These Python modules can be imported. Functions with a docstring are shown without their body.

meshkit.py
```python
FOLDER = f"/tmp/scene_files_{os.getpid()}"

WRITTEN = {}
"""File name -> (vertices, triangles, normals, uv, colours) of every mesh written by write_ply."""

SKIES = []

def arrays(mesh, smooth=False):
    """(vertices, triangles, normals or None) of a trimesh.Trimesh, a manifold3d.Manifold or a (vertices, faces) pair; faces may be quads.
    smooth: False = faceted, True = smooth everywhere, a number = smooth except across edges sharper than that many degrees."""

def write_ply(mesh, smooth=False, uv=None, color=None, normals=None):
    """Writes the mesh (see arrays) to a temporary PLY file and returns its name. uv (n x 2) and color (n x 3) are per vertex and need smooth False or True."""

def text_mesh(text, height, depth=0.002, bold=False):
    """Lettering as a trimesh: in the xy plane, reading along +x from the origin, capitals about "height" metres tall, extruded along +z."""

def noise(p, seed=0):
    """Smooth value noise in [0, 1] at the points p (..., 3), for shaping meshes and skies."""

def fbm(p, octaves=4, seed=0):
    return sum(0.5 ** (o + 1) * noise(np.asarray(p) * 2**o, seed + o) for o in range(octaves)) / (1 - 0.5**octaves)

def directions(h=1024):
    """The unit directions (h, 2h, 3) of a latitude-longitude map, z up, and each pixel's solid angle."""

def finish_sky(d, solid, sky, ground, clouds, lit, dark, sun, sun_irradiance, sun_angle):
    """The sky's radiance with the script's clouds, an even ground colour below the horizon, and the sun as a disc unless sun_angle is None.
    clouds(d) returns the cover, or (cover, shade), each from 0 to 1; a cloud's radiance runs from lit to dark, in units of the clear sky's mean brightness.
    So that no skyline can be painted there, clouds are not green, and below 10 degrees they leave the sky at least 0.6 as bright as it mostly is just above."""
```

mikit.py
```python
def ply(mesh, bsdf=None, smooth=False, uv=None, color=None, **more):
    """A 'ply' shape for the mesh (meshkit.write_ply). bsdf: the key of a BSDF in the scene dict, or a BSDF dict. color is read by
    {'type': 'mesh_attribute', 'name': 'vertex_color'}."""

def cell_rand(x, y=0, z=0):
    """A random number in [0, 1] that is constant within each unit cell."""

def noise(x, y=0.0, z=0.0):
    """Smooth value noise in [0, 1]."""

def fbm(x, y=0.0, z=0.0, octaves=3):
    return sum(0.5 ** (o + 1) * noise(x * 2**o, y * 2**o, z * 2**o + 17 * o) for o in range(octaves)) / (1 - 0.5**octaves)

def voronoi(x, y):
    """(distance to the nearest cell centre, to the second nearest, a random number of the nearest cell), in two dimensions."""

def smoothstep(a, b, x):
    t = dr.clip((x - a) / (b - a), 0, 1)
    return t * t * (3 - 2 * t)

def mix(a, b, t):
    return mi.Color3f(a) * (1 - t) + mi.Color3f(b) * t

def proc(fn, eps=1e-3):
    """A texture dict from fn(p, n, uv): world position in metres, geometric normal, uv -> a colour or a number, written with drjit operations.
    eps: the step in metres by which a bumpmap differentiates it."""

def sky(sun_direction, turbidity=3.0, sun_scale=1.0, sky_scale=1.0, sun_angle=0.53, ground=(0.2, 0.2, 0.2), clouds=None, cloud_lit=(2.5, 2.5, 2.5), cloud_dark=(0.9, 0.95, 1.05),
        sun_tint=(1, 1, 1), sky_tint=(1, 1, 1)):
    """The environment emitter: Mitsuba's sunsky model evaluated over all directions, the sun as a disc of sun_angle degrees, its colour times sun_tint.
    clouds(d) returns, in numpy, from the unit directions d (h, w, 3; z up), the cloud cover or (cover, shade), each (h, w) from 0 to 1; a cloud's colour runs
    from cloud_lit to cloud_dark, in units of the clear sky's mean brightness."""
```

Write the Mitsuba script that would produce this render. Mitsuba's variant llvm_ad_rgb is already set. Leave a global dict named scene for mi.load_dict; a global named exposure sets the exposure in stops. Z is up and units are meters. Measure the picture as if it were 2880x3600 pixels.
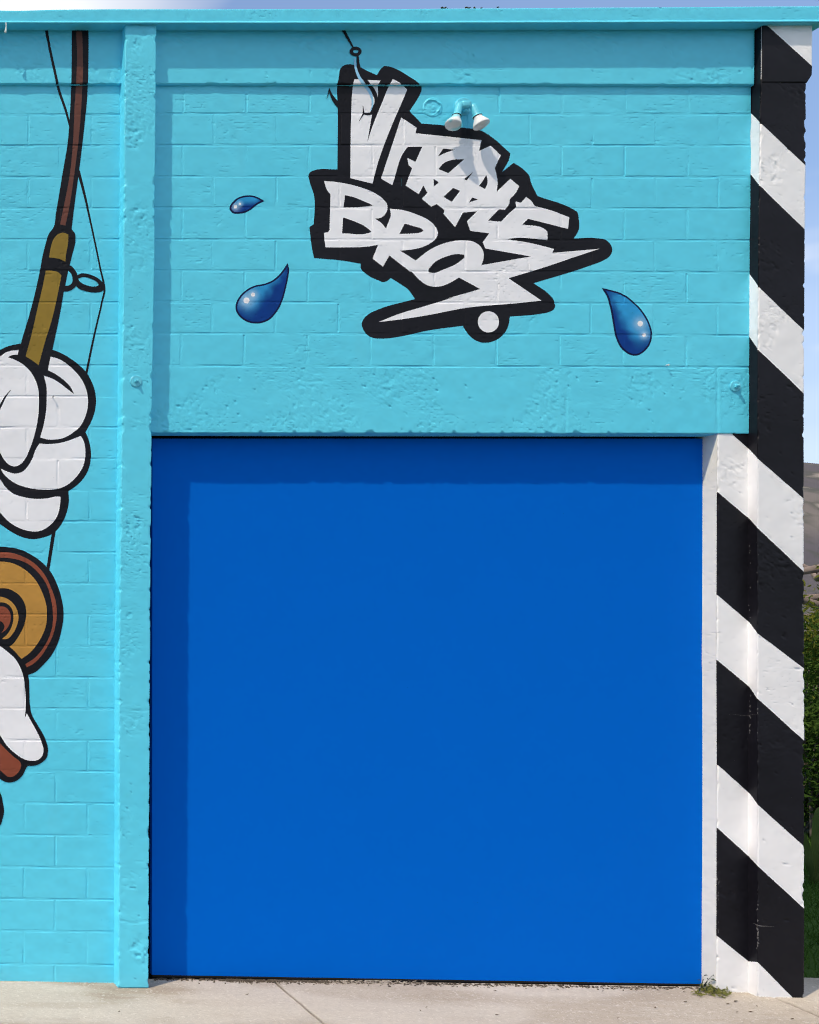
import math, random
import numpy as np, trimesh, shapely, mitsuba as mi, drjit as dr
import mikit, meshkit
from shapely.geometry import Polygon, LineString, Point
from shapely.ops import unary_union
from mikit import proc, noise, fbm, smoothstep, mix

random.seed(7); RNG = np.random.default_rng(7)
T = mi.ScalarTransform4f
scene, labels = {}, {}

# ------------------------------------------------------------------ camera, sky, exposure
S = 0.00185                    # metres per photo pixel on the wall plane (a block course is 0.203 m)
XC, YC, DPX = -780.0, 2250.0, 4200.0      # where the optical axis meets the wall, distance in those pixels
DIST = DPX * S
CAM = np.array([(XC - 1440) * S, -DIST, (3460 - YC) * S])
scene['camera'] = {
    'type': 'perspective', 'fov_axis': 'x', 'fov': 2 * math.degrees(math.atan(1440 / DPX)),
    'principal_point_offset_x': (1440 - XC) / 2880, 'principal_point_offset_y': (1800 - YC) / 3600,
    'near_clip': 0.05, 'far_clip': 6000.0,
    'to_world': T().look_at(origin=CAM.tolist(), target=[CAM[0], 0, CAM[2]], up=[0, 0, 1])}
SUN = np.array([-1.42, -1.0, 2.45])


def clouds(d):
    up = np.maximum(d[..., 2], 0.04)
    q = np.stack([d[..., 0] / up, d[..., 1] / up, 0 * up], -1)
    a = meshkit.fbm(q * 0.8 + [CLX, CLY, 3.3], 5, 11)
    cover = np.clip((a - 0.47) / 0.14, 0, 1)
    low = np.clip((0.34 - d[..., 2]) / 0.30, 0, 1)
    cover = np.maximum(cover, 0.60 * low * np.clip(0.4 + 1.2 * meshkit.fbm(q * 0.5 + 9.1, 4, 5), 0, 1))
    cover = np.maximum(cover, 0.10)
    return cover, 0.25 * meshkit.fbm(q * 1.7 + 4, 3, 2)


CLX, CLY = 11.0545, 57.4822
scene['sky'] = mikit.sky(SUN, turbidity=3.0, sun_scale=0.68, sky_scale=1.0, sun_angle=0.8, clouds=clouds,
                         cloud_lit=(2.7, 2.75, 2.8), cloud_dark=(1.3, 1.35, 1.5), sky_tint=(1.08, 1.12, 1.20))
exposure = 1.95

# ------------------------------------------------------------------ materials


def bsdf(name, color, rough=0.5, spec=0.35, bump=None, scale=1.0, **more):
    m = {'type': 'principled', 'base_color': color if isinstance(color, dict) else {'type': 'rgb', 'value': list(color)},
         'roughness': rough, 'specular': spec, **more}
    if bump is not None:
        m = {'type': 'bumpmap', 'arbitrary': bump, 'scale': scale, 'bsdf': m}
    scene[name] = {'type': 'twosided', 'bsdf': m}


def masonry_bump(p, n, uv):        # roller-stipple and small pits of thick masonry paint, metres
    g = fbm(p.x * 70, p.y * 70, p.z * 70, 2)
    l = noise(p.x * 16, p.y * 16, p.z * 16)
    pit = smoothstep(0.74, 0.86, noise(p.x * 60 + 3, p.y * 60, p.z * 60)) * smoothstep(0.5, 0.62, noise(p.x * 5, p.y * 5 + 7, p.z * 5))
    return 0.0008 * g + 0.0013 * l - 0.0018 * pit


def paint_col(c, var=0.06):
    def f(p, n, uv):
        a = fbm(p.x * 3.1, p.y * 3.1, p.z * 3.1, 3)
        b = noise(p.x * 34, p.y * 34, p.z * 34)
        w = 1 + var * (2.4 * (a - 0.5) + 0.6 * (b - 0.5))
        return mi.Color3f(c[0] * w, c[1] * w, c[2] * w)
    return proc(f)


def aqua_col(p, n, uv):
    a = fbm(p.x * 1.7, p.y * 1.7, p.z * 1.7, 3)
    b = fbm(p.x * 21, p.y * 21, p.z * 21, 2)
    streak = smoothstep(0.60, 0.80, fbm(p.x * 9, 1.3, p.z * 0.9, 3))
    base = mix([0.083, 0.550, 0.755], [0.103, 0.590, 0.790], a)
    low = smoothstep(0.22, -0.05, p.z + 0.10 * fbm(p.x * 6, 0, p.z * 14))
    base = mix(base, [0.18, 0.50, 0.62], 0.35 * low + 0.07 * streak)
    return base * (0.95 + 0.10 * b)


BUMP = proc(masonry_bump, eps=2e-3)
bsdf('aqua', proc(aqua_col), 0.42, 0.35, BUMP)
bsdf('white_paint', paint_col((0.735, 0.750, 0.785), 0.06), 0.45, 0.35, BUMP)
bsdf('bounce_offset_white', paint_col((0.765, 0.770, 0.690), 0.06), 0.5, 0.25, BUMP)  # white warmed in its colour to offset blue light bounced off the door
bsdf('mural_white', paint_col((0.745, 0.765, 0.825), 0.05), 0.45, 0.35, BUMP)
bsdf('black_paint', paint_col((0.0075, 0.0075, 0.0115), 0.35), 0.42, 0.16, BUMP)
bsdf('mural_black', paint_col((0.0065, 0.0068, 0.011), 0.35), 0.45, 0.16, BUMP)
bsdf('mural_brown', paint_col((0.215, 0.052, 0.026), 0.15), 0.5, 0.3, BUMP)
bsdf('mural_dark_brown', paint_col((0.115, 0.038, 0.026), 0.15), 0.5, 0.3, BUMP)
bsdf('mural_yellow', paint_col((0.235, 0.155, 0.018), 0.12), 0.5, 0.3, BUMP)
bsdf('mural_ochre', paint_col((0.40, 0.21, 0.042), 0.12), 0.5, 0.3, BUMP)
bsdf('mural_navy', paint_col((0.003, 0.008, 0.050), 0.2), 0.5, 0.12, BUMP)
bsdf('mural_pale_blue', paint_col((0.27, 0.56, 0.80), 0.08), 0.45, 0.35, BUMP)
bsdf('mural_grey', paint_col((0.20, 0.21, 0.25), 0.1), 0.45, 0.35, BUMP)
bsdf('door_blue', paint_col((0.0006, 0.112, 0.55), 0.012), 0.7, 0.02)
bsdf('gap_shade', (0.012, 0.012, 0.012), 0.8, 0.1)  # near-black colour standing in for the shade in the door gap
bsdf('black_rubber', (0.02, 0.02, 0.02), 0.7, 0.2)
bsdf('scuff', paint_col((0.13, 0.13, 0.135), 0.5), 0.7, 0.2)
bsdf('bulb_white', (0.60, 0.63, 0.66), 0.12, 0.5, None, clearcoat=0.6)
bsdf('bulb_sprayed', proc(lambda p, n, uv: mix([0.58, 0.62, 0.64], [0.25, 0.58, 0.68], smoothstep(0.42, 0.66, noise(p.x * 22, p.y * 22, p.z * 22)))), 0.15, 0.5)
bsdf('aqua_metal', (0.10, 0.50, 0.66), 0.35, 0.45)
bsdf('steel', (0.30, 0.30, 0.30), 0.4, 0.5)


def concrete_col(p, n, uv):
    a = fbm(p.x * 1.3 + 3, p.y * 3.5, 0.0, 4)
    b = fbm(p.x * 60, p.y * 60, 1.0, 3)
    sp = smoothstep(0.72, 0.80, noise(p.x * 130, p.y * 130, 5))
    st = smoothstep(0.46, 0.64, fbm(p.x * 2.2, p.y * 9.0, 8.0, 4))
    fl = smoothstep(0.80, 0.86, noise(p.x * 75 + 9, p.y * 75, 2))
    c = mix([0.270, 0.242, 0.206], [0.355, 0.326, 0.286], a)
    c = mix(c, [0.22, 0.180, 0.140], (0.25 + 0.40 * smoothstep(-1.0, -2.4, p.x)) * st)
    c = mix(c, [0.16, 0.14, 0.12], 0.3 * sp)
    c = mix(c, [0.52, 0.50, 0.47], 0.35 * fl)
    bare = smoothstep(0.45, 0.62, fbm(p.x * 1.1 + 40, p.y * 2.0, 2.0, 3))
    c = mix(c, [0.44, 0.42, 0.39], 0.45 * bare)
    return c * (0.91 + 0.18 * b)


bsdf('concrete', proc(concrete_col), 0.85, 0.2,
     proc(lambda p, n, uv: 0.0025 * fbm(p.x * 90, p.y * 90, p.z * 90, 3) + 0.004 * noise(p.x * 11, p.y * 11), eps=2e-3))


def grit(p, n, uv):
    return mix([0.035, 0.028, 0.022], [0.12, 0.10, 0.08], fbm(p.x * 50, p.y * 50, p.z * 50, 3))


bsdf('soil', proc(grit), 0.95, 0.1)
bsdf('joint_filler', proc(lambda p, n, uv: mi.Color3f(0.020, 0.016, 0.013) + mi.Color3f(0.02) * noise(p.x * 60, p.y * 60)), 0.95, 0.05)
bsdf('asphalt', proc(lambda p, n, uv: mi.Color3f(0.035) + mi.Color3f(0.05) * fbm(p.x * 40, p.y * 40, 0.0, 3)), 0.9, 0.2)
bsdf('turf', proc(lambda p, n, uv: mix([0.028, 0.058, 0.013], [0.055, 0.105, 0.022], fbm(p.x * 1.5, p.y * 1.5, 0.0, 4))), 0.95, 0.1)


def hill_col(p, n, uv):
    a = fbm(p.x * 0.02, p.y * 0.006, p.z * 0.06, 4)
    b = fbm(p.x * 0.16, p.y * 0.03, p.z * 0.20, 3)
    c = mix([0.062, 0.060, 0.074], [0.112, 0.104, 0.102], smoothstep(0.3, 0.7, a))  # violet grey tones carry the distance haze in the colour
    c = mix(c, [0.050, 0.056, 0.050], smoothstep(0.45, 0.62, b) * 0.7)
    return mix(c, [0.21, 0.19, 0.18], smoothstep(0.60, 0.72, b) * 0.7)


bsdf('hill_hazed_scrub', proc(hill_col), 0.95, 0.05)


def leafy(name, c0, c1, tr):
    scene[name] = {'type': 'principledthin', 'base_color': proc(lambda p, n, uv: mix(c0, c1, noise(p.x * 9, p.y * 9, p.z * 9))),
                   'roughness': 0.5, 'diff_trans': tr}


leafy('leaf_dark', [0.030, 0.065, 0.015], [0.075, 0.135, 0.026], 0.7)
leafy('leaf_sunlit', [0.09, 0.11, 0.018], [0.16, 0.17, 0.030], 0.7)  # sunlight on the shrub tops, put into the leaf colour
leafy('grass_blade', [0.028, 0.075, 0.014], [0.065, 0.13, 0.022], 0.6)
leafy('leaf_broad', [0.07, 0.11, 0.030], [0.13, 0.17, 0.055], 0.8)
leafy('leaf_weed', [0.12, 0.14, 0.045], [0.27, 0.26, 0.070], 0.6)
leafy('leaf_weed_dark', [0.035, 0.055, 0.040], [0.06, 0.085, 0.055], 0.6)
bsdf('petal', (0.75, 0.75, 0.74), 0.6, 0.2)
bsdf('bark', proc(lambda p, n, uv: mix([0.10, 0.08, 0.075], [0.24, 0.20, 0.18], fbm(p.x * 14, p.y * 14, p.z * 5, 3))), 0.9, 0.1)
bsdf('dead_leaf', paint_col((0.060, 0.042, 0.026), 0.4), 0.8, 0.2)

# ------------------------------------------------------------------ helpers


def key_for(k):
    if k not in scene and not any(x.startswith(k + '__') for x in scene):
        return k
    i = 1
    while f'{k}_{i:03d}' in scene or any(x.startswith(f'{k}_{i:03d}__') for x in scene):
        i += 1
    return f'{k}_{i:03d}'


COUNT = {}


def put(key, mesh, mat, smooth=False, numbered=True, **tags):
    if numbered:
        n = COUNT.get(key, 0); COUNT[key] = n + 1
        if n: key = f'{key}_{n:03d}'
    scene[key] = mikit.ply(mesh, mat, smooth)
    if tags: labels[key] = tags
    return key


def W(px, py, y=0.0):
    """The point at depth y (metres behind the wall plane) measured at pixel (px, py) of the photograph."""
    px, py, y = np.broadcast_arrays(*(np.asarray(v, float) for v in (px, py, y)))
    k = (DIST + y) / DIST * S
    return np.stack([CAM[0] + (px - XC) * k, y, CAM[2] - (py - YC) * k], -1)


def px_of(w):
    k = S * (w[..., 1] + DIST) / DIST
    return np.stack([XC + (w[..., 0] - CAM[0]) / k, YC - (w[..., 2] - CAM[2]) / k], -1)


def edge(*yx):
    ys, xs = zip(*yx)
    return lambda y: np.interp(y, ys, xs)


def grid_faces(ny, nx):
    i = np.arange(ny * nx).reshape(ny, nx)
    a, b, c, d = i[:-1, :-1].ravel(), i[:-1, 1:].ravel(), i[1:, 1:].ravel(), i[1:, :-1].ravel()
    return np.vstack([np.stack([a, d, c], 1), np.stack([a, c, b], 1)])      # front side faces -y


def skirt(v, ny, nx, back, clean=None):
    """Sides from the rim of a grid straight back to depth `back`."""
    i = np.arange(ny * nx).reshape(ny, nx)
    rim = np.concatenate([i[0, :-1], i[:-1, -1], i[-1, :0:-1], i[:0:-1, 0]])
    r0 = v[rim]; r1 = (v if clean is None else clean)[rim].copy(); r1[:, 1] = back
    n = len(rim); base = len(v)
    q = np.arange(n); p = (q + 1) % n
    f = np.vstack([np.stack([base + q, base + p, base + n + p], 1), np.stack([base + q, base + n + p, base + n + q], 1)])
    return np.vstack([v, r0, r1]), f


SURF = {'left': [], 'main': [], 'right': []}


def keep(area, pts, w, f):
    if area: SURF[area].append((np.asarray(pts, float), np.asarray(w, float), f))


def fbm2(x, y, s, octv=3, seed=0):
    return meshkit.fbm(np.stack([x / s, y / s, 0 * x + seed * 3.7], -1), octv, seed)


def noise2(x, y, s, seed=0):
    return meshkit.noise(np.stack([x / s, y / s, 0 * x + seed * 5.1], -1), seed)


def sstep(a, b, x):
    t = np.clip((x - a) / (b - a), 0, 1); return t * t * (3 - 2 * t)


def cast_relief(px, py, seed, rough=1.0, thr=0.52):
    """Height in metres of old cast concrete: waves, honeycombed patches and single bug holes."""
    h = 0.004 * (fbm2(px, py, 260, 3, seed) - 0.5) + 0.0012 * (noise2(px, py, 40, seed) - 0.5)
    mask = sstep(thr, thr + 0.12, fbm2(px, py, 150, 3, seed + 3))
    lumps = noise2(px, py * 1.25, 10, seed + 5) * 0.6 + noise2(px, py, 6, seed + 6) * 0.4
    h += rough * mask * (0.0020 * (sstep(0.45, 0.72, lumps) - 0.5) - 0.0042 * sstep(0.68, 0.80, noise2(px, py, 9, seed + 8)))
    h -= 0.005 * sstep(0.88, 0.94, noise2(px, py, 14, seed + 11))
    return h


def panel(key, mat, left, right, top, bot, y0, back, step, seed, area=None, rough=1.0, rim=4.0, chip=(0, 0, 0, 0), thr=0.52, extra=None, smooth=45, **tags):
    """A cast concrete face between two leaning edges, measured in photo pixels, with worn arrises, at depth y0, running back to `back`."""
    ly = (bot(1000) if callable(bot) else bot) - (top(1000) if callable(top) else top)
    ny, nx = max(3, int(ly / step)), max(3, int(abs(right(1500) - left(1500)) / step))
    rimlines = lambda n, L: np.unique(np.concatenate([np.linspace(0, 1, n), [1.5 / L, 3.5 / L, 1 - 1.5 / L, 1 - 3.5 / L]]))
    u, v = rimlines(nx, abs(right(1500) - left(1500))), rimlines(ny, ly)
    U, V = np.meshgrid(u, v); ny, nx = U.shape
    tx = left(1500) + U * (right(1500) - left(1500))
    t = top(tx) if callable(top) else 0 * tx + top
    b = bot(tx) if callable(bot) else 0 * tx + bot
    py = t + V * (b - t)
    px = left(py) + U * (right(py) - left(py))
    clean = W(px, py, y0).reshape(-1, 3)
    h = cast_relief(px, py, seed, rough, thr)
    if extra is not None: h = h + extra(px, py)
    for k, (d, along) in enumerate(((px - left(py), py), (right(py) - px, py), (py - t, px), (b - py, px))):
        wear = rim * (0.7 + 0.6 * noise2(along, 0 * along, 60, seed + 20 + k))
        h -= 0.006 * np.clip(1 - d / wear, 0, 1) ** 2
        if chip[k]:
            c = chip[k] * np.clip((noise2(along, 0 * along + k, 17, seed + 30) - 0.66) / 0.34, 0, 1) + 0.25 * chip[k] * np.clip(noise2(along, 0 * along, 45, seed + 33) - 0.4, 0, 1)
            fall = np.clip(1 - d / np.maximum(1.8 * c, 1e-6), 0, 1) * (c > 0.2)
            h -= 0.010 * fall
            near = np.clip(1 - d / 14, 0, 1) * c * 0.45
            if k == 0: px = px + near
            if k == 1: px = px - near
            if k == 3: py = py - near
    w = W(px, py, y0); w[..., 1] -= h
    pts = np.stack([px, py], -1).reshape(-1, 2); wv = w.reshape(-1, 3)
    f = grid_faces(ny, nx)
    keep(area, pts, wv, f)
    sv, sf = skirt(wv, ny, nx, back, clean)
    return put(key, trimesh.Trimesh(sv, np.vstack([f, sf]), process=False), mat, smooth, **tags)


def box_mesh(x0, x1, y0, y1, z0, z1):
    m = trimesh.creation.box([x1 - x0, y1 - y0, z1 - z0]); m.apply_translation([(x0 + x1) / 2, (y0 + y1) / 2, (z0 + z1) / 2]); return m


def tube(points, radii, sides=8):
    p = np.asarray(points, float); r = np.broadcast_to(np.asarray(radii, float), (len(p),))
    t = np.gradient(p, axis=0); t /= np.linalg.norm(t, axis=1, keepdims=True) + 1e-12
    ref = np.array([0.3, 0.2, 1.0]) if abs(t[0, 2]) < 0.9 else np.array([1.0, 0.2, 0.1])
    a = np.cross(t, ref); a /= np.linalg.norm(a, axis=1, keepdims=True); b = np.cross(t, a)
    th = np.arange(sides) * 2 * np.pi / sides
    v = (p[:, None] + r[:, None, None] * (a[:, None] * np.cos(th)[None, :, None] + b[:, None] * np.sin(th)[None, :, None])).reshape(-1, 3)
    f = []
    for i in range(len(p) - 1):
        for k in range(sides):
            q, s, u, w = i * sides + k, i * sides + (k + 1) % sides, (i + 1) * sides + (k + 1) % sides, (i + 1) * sides + k
            f += [[q, s, u], [q, u, w]]
    n = len(v); v = np.vstack([v, p[:1], p[-1:]])
    for k in range(sides):
        f += [[n, (k + 1) % sides, k], [n + 1, (len(p) - 1) * sides + k, (len(p) - 1) * sides + (k + 1) % sides]]
    return trimesh.Trimesh(v, f, process=False)


def lathe(profile, at, axis, n=28):
    """profile of (radius, distance along the axis)."""
    m = trimesh.creation.revolve(np.array(profile), sections=n)
    m.apply_transform(trimesh.geometry.align_vectors([0, 0, 1], np.asarray(axis, float) / np.linalg.norm(axis)))
    m.apply_translation(at); m.fix_normals(); return m


# ------------------------------------------------------------------ the ground
def ground_z(x, y):
    """Height of the paving: it falls 1.6 % to the right along the wall and 5 % towards the street."""
    xw = np.clip(x, -9, 7.5)
    base = (3460 - (3452 + 0.0161 * (xw / S + 1440 - 200))) * S
    return base + 0.05 * np.clip(y, -2.4, 0.4)


def G(px, py):
    d = np.array([(px - XC) / DPX, 1.0, (YC - py) / DPX])
    lo, hi = 1.0, 200.0
    for _ in range(60):
        m = (lo + hi) / 2; p = CAM + d * m
        if p[2] > ground_z(p[0], p[1]): lo = m
        else: hi = m
    return CAM + d * lo


j1a, j1b = G(953, 3440), G(1125, 3585)
j2a, j2b = G(2716, 3503), G(2880, 3572)


def line_x(a, b):
    return lambda y: a[0] + (b[0] - a[0]) * (y - a[1]) / (b[1] - a[1])


J1, J2 = line_x(j1a, j1b), line_x(j2a, j2b)
gapx = j2a[0] - j1a[0]
J0 = lambda y: J1(y) - gapx
JM = lambda y: J1(y) - 2 * gapx
J3 = lambda y: J2(y) + gapx
Y_FRONT = -2.4


def slab(xl, xr, yb, seed):
    L = float(xr(0.) - xl(0.)); D = yb - Y_FRONT
    u = np.unique(np.concatenate([np.linspace(0, 1, 40), [0.004 / L, 0.010 / L, 1 - 0.004 / L, 1 - 0.010 / L]]))
    v = np.unique(np.concatenate([np.linspace(0, 1, 40), [0.005 / D, 1 - 0.005 / D]]))
    U, V = np.meshgrid(u, v)
    y = yb - V * D
    x0, x1 = xl(y) + 0.007, xr(y) - 0.007
    x = x0 + U * (x1 - x0)
    wob = 0.009 * (meshkit.noise(np.stack([x * 0 + seed, y * 9, x * 0], -1), 3) - 0.5)
    x = x + wob * ((U < 0.01) | (U > 0.99))
    z = ground_z(x, y) + 0.006 * (meshkit.fbm(np.stack([x * 2, y * 2, 0 * x], -1), 3, seed) - 0.5)
    d = np.minimum(np.minimum(U, 1 - U) * L, np.minimum(V, 1 - V) * D)
    z -= 0.007 * np.clip(1 - d / 0.011, 0, 1) ** 2
    w = np.stack([x, y, z], -1); ny, nx = U.shape
    f = grid_faces(ny, nx)
    wv = w.reshape(-1, 3)
    i = np.arange(ny * nx).reshape(ny, nx)
    rim = np.concatenate([i[0, :-1], i[:-1, -1], i[-1, :0:-1], i[:0:-1, 0]])
    r0 = wv[rim]; r1 = r0 - [0, 0, 0.09]; n = len(rim); b = len(wv); q = np.arange(n); p = (q + 1) % n
    sf = np.vstack([np.stack([b + q, b + p, b + n + p], 1), np.stack([b + q, b + n + p, b + n + q], 1)])
    return trimesh.Trimesh(np.vstack([wv, r0, r1]), np.vstack([f, sf]), process=False)


xs = np.linspace(-8.5, 9, 40)
bed = np.array([[x, y, ground_z(x, y) - 0.075] for y in (0.6, 0.4, 0, -2.4) for x in xs])
put('pavement', trimesh.Trimesh(bed, grid_faces(4, len(xs)), process=False), 'joint_filler', kind='structure', label='concrete pavement in front of the building')
for xl, xr, yb, sd in ((JM, J0, 0.10, 1), (J0, J1, 0.10, 2), (J1, J2, 0.118, 3), (J2, J3, 0.34, 4)):
    put('pavement__slab', slab(xl, xr, yb, sd), 'concrete', 40)
zr = float(ground_z(0.0, -2.4)) - 0.13
put('road', trimesh.Trimesh([[-60, -2.42, zr - .0], [60, -2.42, zr - .0], [60, -14, zr], [-60, -14, zr]], [[0, 3, 2], [0, 2, 1]], process=False), 'asphalt', kind='structure', label='asphalt street in front of the pavement')
zl = float(ground_z(3.3, 0.35))


def land_z(x, y):
    r = np.hypot(x, y)
    return zl - 0.02 + 0.012 * np.clip(y - 0.5, 0, 40) - 0.16 * np.clip((-y - 2) / 1, 0, 1) - 0.10 * np.clip((9 - np.abs(x - 1)) / 4 * np.clip((0.6 - y), 0, 1), 0, 1) - 0.0 * r


gx = np.unique(np.concatenate([np.linspace(-2500, -20, 14), np.linspace(-20, 30, 40), np.linspace(30, 2500, 14)]))
gy = np.unique(np.concatenate([np.linspace(-2500, -14, 12), [-14.02, -2.5, -2.3, -1], np.linspace(0, 40, 34), np.linspace(40, 2500, 14)]))
GX, GY = np.meshgrid(gx, gy)
GZ = land_z(GX, GY)
GZ = np.where((GY < -2.3), zr - 0.05, GZ); GZ = np.where((GY >= -2.3) & (GY < 0.3) & (GX > -9) & (GX < 9), -0.45, GZ)
GZ = np.where((GX < 2.4) & (GX > -9) & (GY > -2.3) & (GY < 8), -0.5, GZ)
put('ground', trimesh.Trimesh(np.stack([GX, GY, GZ], -1).reshape(-1, 3), grid_faces(len(gy), len(gx))[:, ::-1], process=False), 'turf', True, kind='structure', label='lawn and open ground round the building')
hx, hy = np.meshgrid(np.linspace(-500, 900, 120), np.linspace(170, 520, 50))
ridge = 62 + 14 * (meshkit.fbm(np.stack([hx / 140, hx * 0, hx * 0], -1), 4, 3) - 0.5)
hz = -1 + ridge * sstep(170, 400, hy) + 7 * (meshkit.fbm(np.stack([hx / 45, hy / 45, 0 * hx], -1), 4, 8) - 0.5) * sstep(170, 230, hy)
put('hill', trimesh.Trimesh(np.stack([hx, hy, hz], -1).reshape(-1, 3), grid_faces(*hx.shape), process=False), 'hill_hazed_scrub', True, kind='structure', label='distant grey brown hillside under the sky, haze mixed into its colour')

# ------------------------------------------------------------------ block walls
BL = 222.0


def prof(d):
    """Fall of a block face towards its edge, d in pixels from the edge."""
    return -np.interp(d, [0, 0.9, 1.8, 3.6], [0.0085, 0.0024, 0.0004, 0.0])


def block(holder, l, r, t, b, area, seed):
    """l, r: functions of py; t, b: functions of px."""
    lx, ty = r(b(0)) - l(b(0)), b(300) - t(300)
    def lines(L, n):
        e = [0, 0.9, 1.8, 3.6]
        return np.unique(np.concatenate([np.array(e), np.linspace(3.6, L - 3.6, n), L - np.array(e)])) / L
    u, v = lines(lx, max(3, int(lx / 20))), lines(ty, 6)
    U, V = np.meshgrid(u, v)
    px = l(1000) + U * lx
    py = t(px) + V * (b(px) - t(px))
    px = l(py) + U * (r(py) - l(py))
    wear = 0.55 + 0.9 * noise2(px, py, 55, seed % 97)
    d1 = np.minimum(U, 1 - U) * lx / wear; d2 = np.minimum(V, 1 - V) * ty / wear
    rng = np.random.default_rng(seed)
    h = prof(d1) + prof(d2) + rng.normal(0, 0.0003) + (U - .5) * rng.normal(0, 0.0008) + (V - .5) * rng.normal(0, 0.0008)
    h += 0.0013 * (fbm2(px, py, 70, 3, 5) - 0.5)
    if rng.random() < 0.55:
        h -= 0.004 * sstep(0.72, 0.86, noise2(px, py, 22, seed % 89)) * sstep(0.45, 0.6, noise2(px, py, 80, seed % 83))
    w = W(px, py, 0.0); w[..., 1] -= h
    wv = w.reshape(-1, 3); f = grid_faces(*U.shape)
    keep(area, np.stack([px, py], -1).reshape(-1, 2), wv, f)
    sv, sf = skirt(wv, *U.shape, 0.05)
    put(holder + '__block', trimesh.Trimesh(sv, np.vstack([f, sf]), process=False), 'aqua', 50)


def joint_h(px, py, seed):
    return -(0.0002 + 0.0032 * sstep(0.36, 0.70, fbm2(px, py, 75, 3, seed)) + 0.0007 * noise2(px, py, 9, seed))


def strip(pa, pb, half, seed, area, out):
    """A mortar joint along a line from pa to pb (pixels)."""
    pa, pb = np.array(pa, float), np.array(pb, float)
    n = max(2, int(np.linalg.norm(pb - pa) / 7))
    t = np.linspace(0, 1, n)[:, None]; c = pa + t * (pb - pa)
    d = (pb - pa) / np.linalg.norm(pb - pa); nn = np.array([-d[1], d[0]])
    o = np.array([-half, -half / 2, 0, half / 2, half])
    P = c[:, None] + o[None, :, None] * nn
    h = joint_h(P[..., 0], P[..., 1], seed)
    w = W(P[..., 0], P[..., 1], 0.0); w[..., 1] -= h
    f = grid_faces(n, 5)
    a = w.reshape(-1, 3)
    fn = np.cross(a[f[0, 1]] - a[f[0, 0]], a[f[0, 2]] - a[f[0, 0]])
    if fn[1] > 0: f = f[:, ::-1]
    keep(area, P.reshape(-1, 2), a, f)
    out.append(trimesh.Trimesh(a, f, process=False))


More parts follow.
